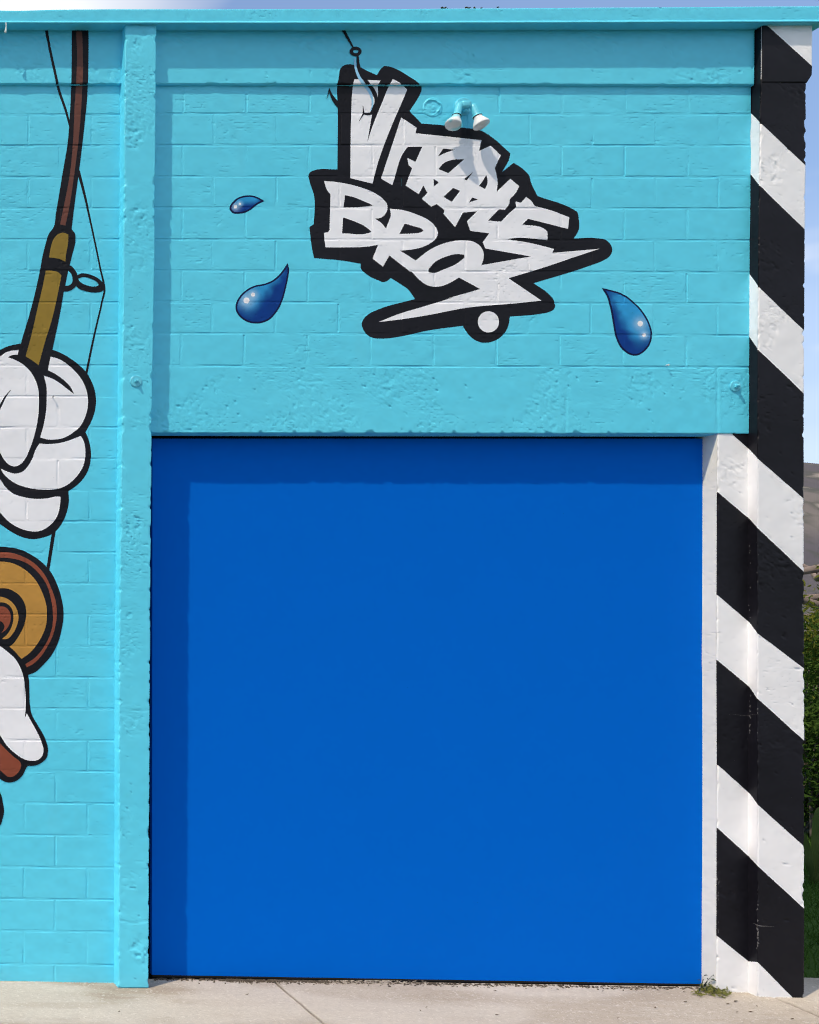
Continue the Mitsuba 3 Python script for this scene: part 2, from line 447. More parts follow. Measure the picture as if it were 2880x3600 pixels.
def block_wall(holder, rows, x0s, xl, xr, lean, area, lab, seed):
    """rows: functions py(px) of the bed joints, top to bottom; x0s: a perpend of each course at py = 350."""
    mortar = []
    g = 2.0
    for i in range(len(rows) - 1):
        T_, B_ = rows[i], rows[i + 1]
        js = [x0s[i] + k * BL for k in range(-20, 20)]
        xs_ = []
        for j in js:
            f = (lambda j: (lambda y: j - lean * (np.asarray(y) - 350)))(j)
            m = f(T_(500)); 
            if xl(T_(500)) + 24 < m < xr(T_(500)) - 24: xs_.append(f)
        lims = [xl] + xs_ + [xr]
        for k in range(len(lims) - 1):
            l = (lambda f, c: (lambda y: f(y) + c))(lims[k], g if k else 0)
            r = (lambda f, c: (lambda y: f(y) - c))(lims[k + 1], g if k < len(lims) - 2 else 0)
            block(holder, l, r, (lambda x: T_(x) + g), (lambda x: B_(x) - g), area, seed + i * 50 + k)
        for f in xs_:
            ya, yb = T_(f(T_(500))) + 5.0, B_(f(B_(500))) - 5.0
            strip((f(ya), ya), (f(yb), yb), 5.0, seed + 1, area, mortar)
        if i or True:
            x_a, x_b = xl(T_(500)), xr(T_(500))
            for xa_, xb_ in zip(np.linspace(x_a, x_b, 9)[:-1], np.linspace(x_a, x_b, 9)[1:]):
                strip((xa_, T_(xa_)), (xb_, T_(xb_)), 5.0, seed + 2, area, mortar)
    if area == 'main':
        T_ = rows[-1]
        for xa_, xb_ in zip(np.linspace(500, 2636, 9)[:-1], np.linspace(500, 2636, 9)[1:]):
            strip((xa_, T_(xa_)), (xb_, T_(xb_)), 5.0, seed + 3, area, mortar)
    back = W(np.array([xl(2000) - 5, xr(500) + 5, xr(500) + 5, xl(2000) - 5]), np.array([rows[0](500), rows[0](500), rows[-1](500), rows[-1](500)]), 0.014)
    mortar.append(trimesh.Trimesh(back, [[0, 3, 2], [0, 2, 1]], process=False))
    put(holder, trimesh.util.concatenate(mortar), 'aqua', 40, label=lab)


def lin(y0, y1, xa=400., xb=2600.):
    return lambda x: y0 + (y1 - y0) * (np.asarray(x, float) - xa) / (xb - xa)


main_rows = [lin(290, 292), lin(399, 401), lin(509.5, 511), lin(619.5, 622), lin(729.5, 733), lin(841.5, 845), lin(951, 957), lin(1060.5, 1067.5), lin(1170.5, 1179), lin(1285, 1290.5)]
block_wall('building__block_wall', main_rows, [866.7 if i % 2 == 0 else 752.7 for i in range(9)], lambda y: 0 * np.asarray(y, float) + 500, edge((290, 2643), (1300, 2639)), 0.0095, 'main', 'aqua painted concrete block wall above the blue door', 1000)
LROW = [292, 403, 511.5, 622, 732, 841, 952, 1063, 1175.6, 1284, 1393.5, 1502.5, 1613, 1722.5, 1832.6, 1942, 2051.8, 2161, 2271.8, 2381.6, 2492, 2603.7, 2712.5, 2825, 2938, 3050.7, 3163.5, 3276, 3393, 3480]
left_rows = [(lambda y: (lambda x: y + 0.012 * max(0.0, (y - 1900) / 1500) * (np.asarray(x, float) - 380)))(y) for y in LROW]
block_wall('building__block_wall', left_rows, [(211 if i % 2 == 0 else 101) for i in range(len(LROW) - 1)], lambda y: 0 * np.asarray(y, float) - 330, lambda y: 0 * np.asarray(y, float) + 446, 0.0062, 'left', 'aqua painted concrete block wall left of the pilaster with the painted fishing hands', 5000)

# ------------------------------------------------------------------ beams, lintel, pilaster, pillar, roof, door
C = lambda v: (lambda y: 0 * np.asarray(y, float) + v)
panel('building__beam', 'aqua', C(500), edge((70, 2656), (300, 2654)), 70, lin(295, 298), -0.026, 0.06, 4.5, 21, 'main', thr=0.53, rough=0.65, rim=5, chip=(0, 0, 0, 4), label='aqua concrete beam under the roof edge above the painted lettering')
panel('building__beam', 'aqua', C(-330), C(448), 70, lin(295, 297), -0.026, 0.06, 4.5, 22, 'left', thr=0.47, rough=0.75, rim=5, chip=(0, 0, 0, 4), label='aqua concrete beam crossed by the painted fishing rod')


def lintel_extra(px, py):
    f = 1992 - 0.009 * (py - 1300)
    return -0.004 * np.exp(-((px - f) / 3.0) ** 2) * sstep(1360, 1420, py) - 0.0035 * np.exp(-((px - 2523) / 4.0) ** 2) + 0.001 * (px > 2523)


panel('building__lintel', 'aqua', C(500), edge((1280, 2640), (1526, 2636)), lin(1286.5, 1292), lin(1522, 1525), 0.0, 0.112, 4, 31, 'main', thr=0.50, rough=0.55, rim=3, chip=(0, 3, 0, 8), extra=lintel_extra, label='aqua concrete lintel over the door with rough patches')


def pil_extra(px, py):
    h = -0.003 * np.exp(-((py - 3240 + 6 * np.sin(px / 20)) / 4) ** 2) - 0.0022 * np.exp(-((py - 2498) / 3) ** 2) * (px > 460)
    for cx, cy, r in ((488, 3340, 34), (500, 3370, 26), (455, 1855, 24), (488, 1843, 14), (470, 480, 34), (480, 160, 22), (490, 760, 30), (505, 120, 16)):
        m = np.clip(1.3 - np.hypot(px - cx, (py - cy) * 0.7) / r, 0, 1)
        h = h + np.minimum(m, .8) * (0.011 * (noise2(px, py, 10, 3) - 0.6) - 0.006 * sstep(.55, .7, noise2(px, py, 8, 5)))
    return h


panel('building__pilaster', 'aqua', edge((95, 440), (900, 434), (1500, 428), (2250, 418.5), (3000, 417.5), (3466, 416)), edge((95, 551), (900, 545), (1500, 534.5), (2250, 529), (3466, 523.5)),
      70, 3474, -0.10, 0.10, 4, 41, None, thr=0.53, rough=0.6, rim=3, chip=(6, 6, 0, 0), extra=pil_extra, label='slim aqua concrete pilaster with chipped edges left of the door')

panel('building__door_jamb', 'white_paint', edge((1500, 2524), (2300, 2521), (2688, 2523), (3490, 2520)), C(2652), 1518, 3520, 0.006, 0.26, 5, 51, 'right', thr=0.58, rough=0.8, rim=3, chip=(5, 0, 0, 0), label='white door jamb painted with black diagonal stripes')
PL = edge((70, 2679), (245, 2677), (430, 2673), (1007, 2667), (1854, 2663.5), (2453, 2663), (2830, 2665), (3520, 2664))
PR = edge((280, 2837), (583, 2834.5), (1163, 2829.5), (1754, 2828), (2500, 2830), (3520, 2829))
panel('building__pillar', 'white_paint', PL, PR, 276, 3530, -0.07, 0.5, 5, 61, 'right', thr=0.56, rough=0.8, rim=3, chip=(4, 6, 0, 0), label='white corner pillar with bold black diagonal stripes')
panel('building__pillar__cap', 'white_paint', lambda y: PL(y) + 3.2, edge((70, 2858), (262, 2857), (292, 2838)), 70, 290, -0.074, 0.5, 5, 62, 'right', thr=0.6, rough=0.5, rim=3, label='wider striped top of the corner pillar under the roof edge')
yr = np.linspace(1519, 3515, 240)
jl = W(edge((1500, 2524), (2300, 2521), (2688, 2523), (3490, 2520))(yr), yr, 0.006)
rv = np.stack([jl + [-0.0016, 0.0035, 0], jl + [-0.0020, 0.06, 0], jl + [-0.0018, 0.16, 0]], 1)
rv[..., 0] += 0.0022 * (meshkit.fbm(np.stack([rv[..., 0] * 9, rv[..., 1] * 20, rv[..., 2] * 8], -1), 3, 2) - 0.6)
put('building__door_jamb__reveal', trimesh.Trimesh(rv.reshape(-1, 3), grid_faces(240, 3)[:, ::-1], process=False), 'bounce_offset_white', True, label='white inner face of the door jamb, warmed in colour against blue bounce from the door')
# left-facing cheek of the pillar, so that stripes can be painted round the corner
ys = np.linspace(75, 3520, 300)
fr = W(PL(ys), ys, -0.07)
ck = np.stack([fr + [-0.0009, 0.0035, 0], fr + [-0.0009, 0.035, 0], fr + [-0.0009, 0.084, 0]], 1)
ck[..., 0] += 0.0015 * (meshkit.noise(np.stack([ck[..., 0] * 9, ck[..., 1] * 60, ck[..., 2] * 30], -1), 4) - 0.5)
fck = grid_faces(300, 3)[:, ::-1]
CHEEK = (px_of(ck).reshape(-1, 2), ck.reshape(-1, 3), fck)
put('building__pillar__cheek', trimesh.Trimesh(ck.reshape(-1, 3), fck, process=False), 'white_paint', True, label='narrow left side of the corner pillar lit by the sun')

ftop = lambda x: np.interp(x, [-330, 0, 60, 200, 400, 1440, 2880, 2960], [34, 35, 36, 32, 30, 29.5, 20, 20])
fbot = lambda x: np.interp(x, [-330, 0, 400, 1440, 2880, 2960], [80, 81, 82, 82.5, 77.5, 77])
panel('building__roof_edge', 'aqua', C(-330), C(2912), ftop, fbot, -0.115, 8.2, 7, 71, None, thr=0.60, rough=0.5, rim=3, label='aqua roof edge board along the top of the wall')
u = np.linspace(-330, 2912, 260)
pr = []
for dz, out in ((-9.5, 0.0), (-6.5, 0.002), (-4, 0.0095), (0.8, 0.0105), (1.6, 0.003)):
    yy = fbot(u) + dz + 0.9 * noise2(u, 0 * u, 60, 4)
    w = W(u, yy, -0.1152); w[:, 1] -= out; pr.append(w)
pr = np.stack(pr, 0)
put('building__roof_edge__drip_edge', trimesh.Trimesh(pr.reshape(-1, 3), grid_faces(5, 260), process=False), 'aqua', True, label='folded drip edge catching the sun')

wl, wr = float(W(-330, 0)[0]), float(W(2600, 0)[0])
put('building__body', trimesh.util.concatenate([box_mesh(wl, wr + 0.1, 0.24, 8.0, -0.4, 6.2), box_mesh(wl - 6, wl - 0.001, 0.0, 8.0, -0.4, 6.24)]), 'aqua', label='plain body of the building behind the front wall')
rb = W(np.array([-330.0]), np.array([31.0]), -0.1)[0]
put('building__roof', trimesh.util.concatenate([box_mesh(wl - 6.1, wl - 0.001, -0.1, 8.2, 6.15, rb[2])]), 'aqua', label='left end of the roof slab')
put('building__shade_sheet', trimesh.util.concatenate([box_mesh(float(W(480, 0)[0]), wr - .1, 0.2, 0.235, -0.2, 3.75)]), 'gap_shade', label='dark sheet behind the door, coloured to stand for the shade in the gap')

# the door: one plain sheet hung a hand's breadth behind the wall face
dl = edge((1540, 536), (3430, 534)); 
pyt = np.linspace(0, 1, 40); pxu = np.linspace(0, 1, 40)
U, V = np.meshgrid(pxu, pyt)
bx = 534 + U * (2478 - 534)
yb_ = 3427.5 + (bx - 535) * (32.0 / 1927)
py = 1542 + V * (yb_ - 1542)
px = dl(py) + U * (2478 - dl(py))
dw = W(px, py, 0.13).reshape(-1, 3)
sv, sf = skirt(dw, 40, 40, 0.175)
put('building__door', trimesh.Trimesh(sv, np.vstack([grid_faces(40, 40), sf]), process=False), 'door_blue', 30, label='plain flat blue door filling the opening')
bt = np.linspace(536, 2476, 90)
by = 3427.5 + (bt - 535) * (32.0 / 1927)
seal = [W(bt, by - 0.5, 0.134), W(bt, by + 0.5, 0.131), W(bt, by + 9 + 3 * noise2(bt, 0 * bt, 30, 2), 0.134), W(bt, by + 12, 0.15)]
put('building__door__bottom_seal', trimesh.Trimesh(np.stack(seal, 0).reshape(-1, 3), grid_faces(4, 90), process=False), 'black_rubber', True)

# worn round patch left of the floodlight
PC = (1521.5, 377.0)
rr, th = np.meshgrid(np.linspace(0, 1.15, 16), np.linspace(0, 2 * np.pi, 49))
px = PC[0] + rr * 31 * np.cos(th); py = PC[1] + rr * 31 * np.sin(th)
h = 0.0025 + 0.0065 * np.exp(-((rr - 0.84 - 0.45 * (noise2(px, py, 16, 13) - .5)) / 0.09) ** 2) * (-1.3 + 3.2 * noise2(px, py, 11, 3)) - 0.009 * np.exp(-((rr - 0.68) / 0.12) ** 2) * (noise2(px, py, 12, 6) - 0.35) + 0.004 * np.exp(-(rr / 0.3) ** 2) * noise2(px, py, 7, 9)
h = np.where(rr > 1.1, -0.002, h)
w = W(px, py, -0.0005); w[..., 1] -= h
put('building__patch', trimesh.Trimesh(w.reshape(-1, 3), grid_faces(49, 16), process=False), 'aqua', 35, label='rough round plugged hole beside the floodlight')

# ------------------------------------------------------------------ paint


def reg(ox, oy, s):
    return lambda *pts: [(ox + x / s, oy + y / s) for x, y in pts]


A, B, Cc, D, Z8 = reg(1000, 150, 2.875), reg(1400, 300, 2.15625), reg(1000, 600, 2.875), reg(1500, 600, 2.15625), reg(700, 600, 3.5925)
L1, L2, L3, L4 = (reg(0, 900 * k, 2.395) for k in range(4))


def curve(pts, corner=32, sub=5, closed=True):
    """A line through the points, smooth except where it turns by more than `corner` degrees."""
    p = np.array([q for k, q in enumerate(pts) if k == 0 or np.hypot(q[0] - pts[k - 1][0], q[1] - pts[k - 1][1]) > 0.4])
    if closed and np.hypot(*(p[0] - p[-1])) < 0.4: p = p[:-1]
    n = len(p); out = []
    def tang(i):
        a, b = p[i] - p[(i - 1) % n], p[(i + 1) % n] - p[i]
        la, lb = np.hypot(*a), np.hypot(*b); a, b = a / la, b / lb
        if not closed and i in (0, n - 1): return (b, b) if i == 0 else (a, a)
        if np.dot(a, b) < math.cos(math.radians(corner)): return a, b
        t = a * lb + b * la; t = t / np.hypot(*t); return t, t
    tg = [tang(i) for i in range(n)]
    for i in range(n if closed else n - 1):
        q0, q1 = p[i], p[(i + 1) % n]; L = np.hypot(*(q1 - q0)); m0, m1 = tg[i][1] * L, tg[(i + 1) % n][0] * L
        for t in np.arange(sub) / sub:
            out.append((2 * t**3 - 3 * t**2 + 1) * q0 + (t**3 - 2 * t**2 + t) * m0 + (-2 * t**3 + 3 * t**2) * q1 + (t**3 - t**2) * m1)
    if not closed: out.append(p[-1])
    return np.array(out)


def poly(pts, corner=32, holes=()):
    g = Polygon(curve(pts, corner), [curve(h, corner) for h in holes])
    return g if g.is_valid else g.buffer(0)


def taper(pts, widths, closed=False):
    """A brush stroke whose full width runs through `widths`."""
    c = curve(pts, 80, 6, False); n = len(c)
    w = np.interp(np.linspace(0, 1, n), np.linspace(0, 1, len(widths)), widths) / 2
    return unary_union([LineString([c[i], c[i + 1]]).buffer((w[i] + w[i + 1]) / 2, quad_segs=4) for i in range(n - 1)])


def earcut(poly_):
    try:
        v, f = trimesh.creation.triangulate_polygon(poly_, engine='earcut'); return np.asarray(v), np.asarray(f)
    except Exception:
        return np.zeros((0, 2)), np.zeros((0, 3), int)


MERGED = {}


def soup(area):
    if area not in MERGED:
        P = np.concatenate([p[f].reshape(-1, 3, 2) for p, w, f in SURF[area]]); Q = np.concatenate([w[f].reshape(-1, 3, 3) for p, w, f in SURF[area]])
        ar = np.abs(np.cross(P[:, 1] - P[:, 0], P[:, 2] - P[:, 0])) > 1e-4
        P, Q = P[ar], Q[ar]
        tri = shapely.polygons(P)
        MERGED[area] = (P, Q, tri, shapely.STRtree(tri))
    return MERGED[area]


def paint(key, shape, mat, area, off, direction=(0, -1, 0), **tags):
    """A paint film of the given outline lying on the relief of the wall."""
    P, Q, tri, tree = soup(area)
    shapely.prepare(shape)
    idx = tree.query(shape, predicate='intersects')
    if not len(idx): print('no surface under', key); return None
    inside = shapely.contains_properly(shape, tri[idx])
    verts, faces, n = [Q[idx[inside]].reshape(-1, 3)], [np.arange(3 * inside.sum()).reshape(-1, 3)], 3 * int(inside.sum())
    for i, g in zip(idx[~inside], shapely.intersection(tri[idx[~inside]], shape)):
        for part in getattr(g, 'geoms', [g]):
            if part.geom_type != 'Polygon' or part.area < 1e-3: continue
            v, f = earcut(part)
            if not len(f): continue
            a, b, c = P[i]; M = np.column_stack([b - a, c - a])
            st = np.linalg.solve(M, (v - a).T).T
            wv = Q[i][0] + st[:, :1] * (Q[i][1] - Q[i][0]) + st[:, 1:] * (Q[i][2] - Q[i][0])
            e = wv[f[:, 1]] - wv[f[:, 0]]; g2 = wv[f[:, 2]] - wv[f[:, 0]]
            ref = np.cross(Q[i][1] - Q[i][0], Q[i][2] - Q[i][0])
            flip = (np.cross(e, g2) @ ref) < 0
            f = np.where(flip[:, None], f[:, ::-1], f)
            verts.append(wv); faces.append(f + n); n += len(wv)
    v = np.concatenate(verts) + np.asarray(direction) * off
    m = trimesh.Trimesh(v, np.concatenate(faces), process=False); m.merge_vertices(digits_vertex=6)
    return put(key, m, mat, 40, **tags)


# --- the lettering
outline = poly(A((553, 330), (556, 290), (575, 250), (610, 225), (655, 217), (700, 222), (850, 290), (935, 328), (985, 253), (1010, 235), (1060, 240), (1130, 265), (1250, 335), (1340, 395), (1380, 435), (1387, 475), (1370, 520), (1265, 690), (1385, 818), (1500, 825), (1640, 838))
               + B((470, 318), (640, 348), (720, 400), (850, 515), (845, 545), (790, 655), (875, 587), (960, 645), (995, 688), (1005, 730), (1055, 838), (1200, 885), (1310, 930), (1360, 960), (1368, 1000), (1365, 1105), (1330, 1160))
               + D((1300, 513), (1360, 525), (1395, 560), (1407, 605), (1390, 645), (1340, 680), (1250, 715), (810, 853), (920, 930), (960, 975), (977, 1020), (965, 1050), (930, 1070), (860, 1085), (632, 1105), (622, 1165), (597, 1222), (545, 1273), (487, 1298), (430, 1303), (370, 1285), (315, 1238), (275, 1175), (0, 1213))
               + Cc((1200, 1670), (1080, 1690), (980, 1697), (900, 1690), (840, 1660), (795, 1600), (782, 1550), (800, 1500), (850, 1450), (930, 1410), (1320, 1297), (1245, 1195), (1180, 1150), (1075, 1083), (1030, 1118), (1000, 1125), (950, 1108), (800, 1020), (772, 985), (772, 940), (600, 910), (300, 883), (285, 820), (253, 570), (297, 540), (303, 270), (250, 90), (243, 50), (258, 15))
               + A((290, 1293), (535, 1280), (540, 660), (535, 430)), 40)
paint('building__painted_logo', outline, 'mural_black', 'main', 0.0010, label='black outlined graffiti lettering painted above the door')
vee = poly(A((705, 368), (970, 383), (945, 430), (938, 580), (905, 660), (885, 735), (862, 860), (835, 1010), (895, 830), (980, 620), (1060, 430), (1095, 368), (1165, 405), (1240, 475), (1205, 560), (1080, 850), (1005, 1040), (940, 1230), (890, 1425), (665, 1370), (668, 1000), (675, 700), (690, 450)), 20)
words = poly(A((1180, 755), (1335, 860), (1325, 915))
             + B((632, 415), (612, 498), (700, 457), (778, 530), (733, 625), (748, 690), (755, 740), (748, 805), (850, 708), (918, 765), (880, 830), (848, 862), (840, 900), (810, 943), (765, 938), (680, 1025), (780, 1033), (840, 970), (893, 925), (890, 880), (930, 890), (970, 845), (1000, 868), (1035, 915), (1150, 945), (1297, 1000), (1287, 1088), (985, 1012), (940, 1055), (1110, 1090), (1130, 1108), (1133, 1172), (880, 1158), (825, 1165), (1000, 1195), (1180, 1240), (1167, 1270))
             + D((1310, 592), (1150, 645), (900, 730), (620, 815), (870, 985), (700, 1003), (300, 1040), (0, 1097))
             + Cc((1200, 1500), (950, 1530), (1150, 1450), (1400, 1375), (1725, 1275))
             + D((150, 970), (405, 897), (245, 810), (180, 848), (120, 873), (60, 880), (0, 867))
             + Cc((1370, 1110), (1320, 1060), (1285, 1020), (1270, 1020), (1060, 858), (995, 970), (890, 890), (945, 750), (860, 765), (600, 775), (412, 775), (398, 630), (440, 620), (455, 600), (465, 240), (435, 205), (398, 103), (560, 120), (740, 160), (890, 215), (990, 280), (1035, 330), (1042, 380), (1025, 430), (975, 475), (915, 485), (980, 530), (1025, 585), (1050, 520), (1075, 450), (1065, 383), (1180, 395), (1330, 440), (1470, 510), (1530, 570), (1553, 630), (1535, 680), (1480, 730), (1400, 770), (1300, 795), (1170, 808), (1325, 908))
             + B((250, 1240), (340, 1200), (430, 1178), (500, 1173), (580, 1190), (630, 1230), (648, 1280), (645, 1320), (630, 1363), (1005, 1297), (660, 1237), (640, 1190), (690, 1122), (545, 1103), (520, 1030), (597, 955), (490, 965), (430, 1075), (343, 975), (350, 945), (290, 900), (250, 920), (178, 860), (220, 815), (190, 760), (155, 825), (55, 760), (105, 628), (78, 605), (68, 550), (130, 580), (182, 465), (72, 467))
             + A((1240, 1060), (1090, 1440), (975, 1375)), 34,
             [Cc((612, 247), (700, 268), (800, 308), (900, 352), (740, 368), (598, 370)), Cc((603, 475), (700, 510), (800, 555), (850, 590), (880, 618), (850, 630), (582, 632), (592, 480)), Cc((1215, 535), (1300, 560), (1385, 588), (1405, 605), (1385, 620), (1300, 634), (1160, 640)),
              D((15, 745), (60, 695), (150, 650), (240, 632), (283, 638), (290, 655), (235, 700), (130, 748), (40, 775), (15, 768)),
              B((340, 480), (430, 488), (350, 515), (300, 540)), B((500, 560), (380, 665), (305, 635), (345, 590), (410, 565)), B((570, 655), (520, 720), (497, 712)), B((668, 678), (678, 730), (660, 785), (612, 762), (640, 725)), B((268, 708), (308, 738), (270, 765)), B((415, 778), (468, 800), (405, 883), (343, 845)), B((560, 850), (605, 865), (535, 888))])
dot = Point(*D((468, 1146))[0]).buffer(37.3, quad_segs=12)
paint('building__painted_logo__letter', vee, 'mural_white', 'main', 0.0020, label='tall white first letter of the painted lettering')
paint('building__painted_logo__lettering', words, 'mural_white', 'main', 0.0020, label='white interlocked letters of the painted lettering')
paint('building__painted_logo__dot', dot, 'mural_white', 'main', 0.0020, label='white round dot under the lettering')
hk = unary_union([taper(A((738, 125), (741, 190), (752, 255), (790, 335), (832, 402), (888, 475), (922, 550), (925, 605), (905, 660), (880, 705)), [7, 10, 12, 13, 14, 12, 12, 9]),
                  taper(A((885, 712), (842, 722), (800, 716)), [9, 8, 5]), taper(A((800, 720), (797, 690), (792, 638)), [6, 4, 1]), taper(A((800, 716), (778, 752), (752, 794)), [5, 3, 1]),
                  poly(A((452, 452), (475, 510), (510, 560), (545, 600), (545, 665), (500, 612), (465, 545), (450, 485))), taper(A((450, 478), (441, 520), (428, 562)), [3, 3, 1.5]),
                  taper([(1199, 93), (1219, 128), (1240, 166)], [11, 9, 5])])
ring = Polygon([(1249.7 + 21 * math.cos(t), 181.3 + 16.5 * math.sin(t)) for t in np.linspace(0, 6.283, 40)[:-1]], [[(1249.7 + 9.6 * math.cos(t), 181.3 + 6.3 * math.sin(t)) for t in np.linspace(0, 6.283, 30)[:-1]]])
blue = taper(A((711, 165), (717, 245), (752, 345), (805, 425), (862, 500), (888, 570), (890, 632), (872, 690)), [5, 8, 10, 11, 10, 8, 6, 4])
paint('building__painted_logo__hook', unary_union([hk, ring]), 'mural_black', 'main', 0.0040, label='black fishing hook, eye and line painted over the first letter')
paint('building__painted_logo__hook_shine', blue, 'mural_pale_blue', 'main', 0.0030, label='pale blue light along the painted hook')

# --- water drops


def drop(pts, axis, spots, lab, corner=60, side=1.0):
    out = poly(pts, corner)
    k = paint('building__painted_drop', out, 'mural_navy', 'main', 0.0010, label=lab)
    inner = out.buffer(-6.0)
    inner = max(getattr(inner, 'geoms', [inner]), key=lambda g: g.area)
    p0, p1 = (W(*a)[[0, 2]] for a in axis)
    ax = (p1 - p0) / np.hypot(*(p1 - p0)); ln = float(np.hypot(*(p1 - p0)))
    glow = [(float(W(x, y)[0]), float(W(x, y)[2]), 1.7 * rr_ * S) for x, y, rr_ in spots]
    def f(p, n, uv):            # airbrushed: pale along one flank, deep blue at the other
        s = ((p.x - p0[0]) * ax[0] + (p.z - p0[1]) * ax[1]) / ln
        q = ((p.x - p0[0]) * -ax[1] + (p.z - p0[1]) * ax[0]) / ln * side
        c = mix([0.0010, 0.036, 0.215], [0.025, 0.280, 0.60], smoothstep(-0.04, 0.15, q + 0.05 * noise(p.x * 30, p.z * 30)) * smoothstep(0.02, 0.3, s) * smoothstep(1.02, 0.70, s))
        for (sx, sz, sr) in glow:
            g = dr.exp(-(dr.square(p.x - sx) + dr.square(p.z - sz)) / (sr * sr))
            c = mix(c, [0.33, 0.56, 0.78], 0.85 * g)
        return c * (0.85 + 0.3 * fbm(p.x * 18, p.z * 18))
    bsdf('airbrush_' + str(len(scene)), proc(f), 0.5, 0.12, BUMP)
    mat = list(scene)[-1]
    paint(k + '__body', inner, mat, 'main', 0.0020)
    for x, y, r in spots:
        paint(k + '__shine', Point(x, y).buffer(r * 0.8, quad_segs=8), 'mural_white', 'main', 0.0030)


drop(Z8((825, 383), (760, 345), (700, 320), (630, 310), (560, 318), (490, 340), (430, 390), (395, 435), (385, 475), (400, 512), (440, 540), (500, 543), (570, 532), (650, 495), (730, 432)), (Z8((380, 465))[0], Z8((830, 385))[0]), [(827.5, 727, 7.5), (843, 717, 5)], 'small blue water drop painted upper left of the lettering')
drop(Z8((1118, 1165), (1070, 1240), (1000, 1325), (920, 1388), (830, 1425), (690, 1455), (590, 1510), (510, 1590), (472, 1660), (460, 1730), (480, 1800), (530, 1860), (610, 1910), (710, 1930), (800, 1920), (890, 1880), (960, 1810), (1020, 1720), (1060, 1620), (1100, 1470), (1125, 1350), (1137, 1240)), (Z8((600, 1930))[0], Z8((1150, 1190))[0]), [(866.5, 1056, 13), (889, 1036, 9)], 'large blue water drop painted lower left of the lettering')
drop(D((1328, 888), (1400, 905), (1480, 930), (1560, 985), (1640, 1070), (1690, 1160), (1708, 1240), (1695, 1310), (1650, 1370), (1590, 1402), (1540, 1395), (1480, 1350), (1430, 1250), (1412, 1150), (1390, 1030), (1370, 960)), (D((1330, 890))[0], D((1610, 1385))[0]), [(2250, 1138, 12), (2264, 1178, 8)], 'blue water drop painted right of the lettering', 60, 1.0)

# --- fishing line, rod, hands and reel on the left bay
paint('building__painted_line', taper(L1((388, 180), (390, 235), (407, 340), (472, 650), (492, 740), (560, 950), (590, 1062)), [11, 11, 9, 9, 9, 8, 7]), 'mural_black', 'left', 0.0010, label='thin black fishing line painted left of the rod')
paint('building__painted_line', taper(L1((660, 1440), (712, 1640), (752, 1820), (812, 2100)) + L2((850, 130), (874, 235), (880, 280), (860, 380), (800, 640), (765, 800), (728, 985)), [11, 8, 6, 6, 7, 7, 6, 7, 8]), 'mural_black', 'left', 0.0010, label='thin black fishing line painted from rod to glove through the rod guide')
paint('building__painted_line', poly(L3((437, 170), (470, 155), (415, 495), (393, 465))), 'mural_black', 'left', 0.0010, label='short black fishing line painted between glove and reel')
rod = poly(L1((605, 150), (605, 420), (600, 700), (585, 1020), (570, 1200), (530, 1440), (500, 1620), (470, 1800), (450, 1915), (410, 1970), (385, 2050), (358, 2156)) + L2((340, 100), (300, 290), (240, 520), (175, 740), (150, 860), (300, 1010), (400, 970), (440, 790), (490, 560), (520, 400), (545, 250), (580, 100))
           + L1((605, 2156), (635, 2015), (630, 1965), (602, 1930), (630, 1700), (665, 1440), (700, 1150), (735, 800), (745, 440), (745, 150)), 40)
loop = poly(L2((560, 72), (600, 85), (632, 120), (648, 148), (640, 200), (640, 250), (618, 275), (580, 295), (530, 300), (520, 200)), 50, [L2((573, 118), (598, 148), (610, 190), (603, 230), (580, 247), (548, 252))])
eye = poly(L2((632, 170), (690, 147), (760, 158), (838, 198), (878, 245), (878, 280), (850, 300), (790, 307), (720, 295), (655, 268), (628, 225)), 60, [L2((658, 190), (700, 176), (760, 190), (818, 222), (832, 245), (800, 258), (740, 250), (688, 228), (664, 205))])
paint('building__painted_rod', unary_union([rod, loop, eye]), 'mural_black', 'left', 0.0022, label='painted fishing rod with brown shaft and mustard grip')
paint('building__painted_rod__shaft', poly(L1((640, 265), (690, 265), (697, 450), (698, 640), (692, 740), (680, 960), (655, 1230), (620, 1500), (580, 1760), (550, 1900), (505, 1890), (540, 1720), (590, 1450), (613, 1200), (628, 900), (640, 700), (648, 450)), 30), 'mural_dark_brown', 'left', 0.0032, label='dark brown shaft of the painted rod')
paint('building__painted_rod__grip', poly(L1((575, 1975), (572, 2050), (555, 2145)) + L2((550, 48), (500, 25), (440, 15), (412, 14)) + L1((428, 2080), (450, 2015), (488, 1972), (535, 1960)), 45), 'mural_yellow', 'left', 0.0032, label='upper mustard grip of the painted rod')
paint('building__painted_rod__grip', poly(L2((385, 122), (440, 124), (500, 145), (516, 165), (480, 350), (430, 560), (385, 700), (325, 920), (270, 880), (215, 845), (260, 680), (320, 420), (362, 240)), 45), 'mural_yellow', 'left', 0.0032, label='lower mustard grip of the painted rod')
hand = unary_union([poly(L2((-330, 900), (-200, 830), (0, 790), (60, 762), (120, 747), (175, 738), (300, 800), (440, 790), (520, 820), (600, 868), (680, 930), (735, 990), (775, 1065), (800, 1140), (808, 1220), (795, 1320), (765, 1400), (720, 1483), (748, 1550), (765, 1640), (760, 1740), (730, 1830), (670, 1910), (575, 1982), (580, 2060), (562, 2156)) + L3((530, 80), (470, 160), (430, 190), (360, 215), (280, 228), (200, 215), (110, 175), (40, 130), (-40, 70), (-200, -60), (-330, -300)), 40)])
paint('building__painted_hand', hand, 'mural_black', 'left', 0.0010, label='white gloved hand painted gripping the fishing rod')
KH = 'building__painted_hand__finger'
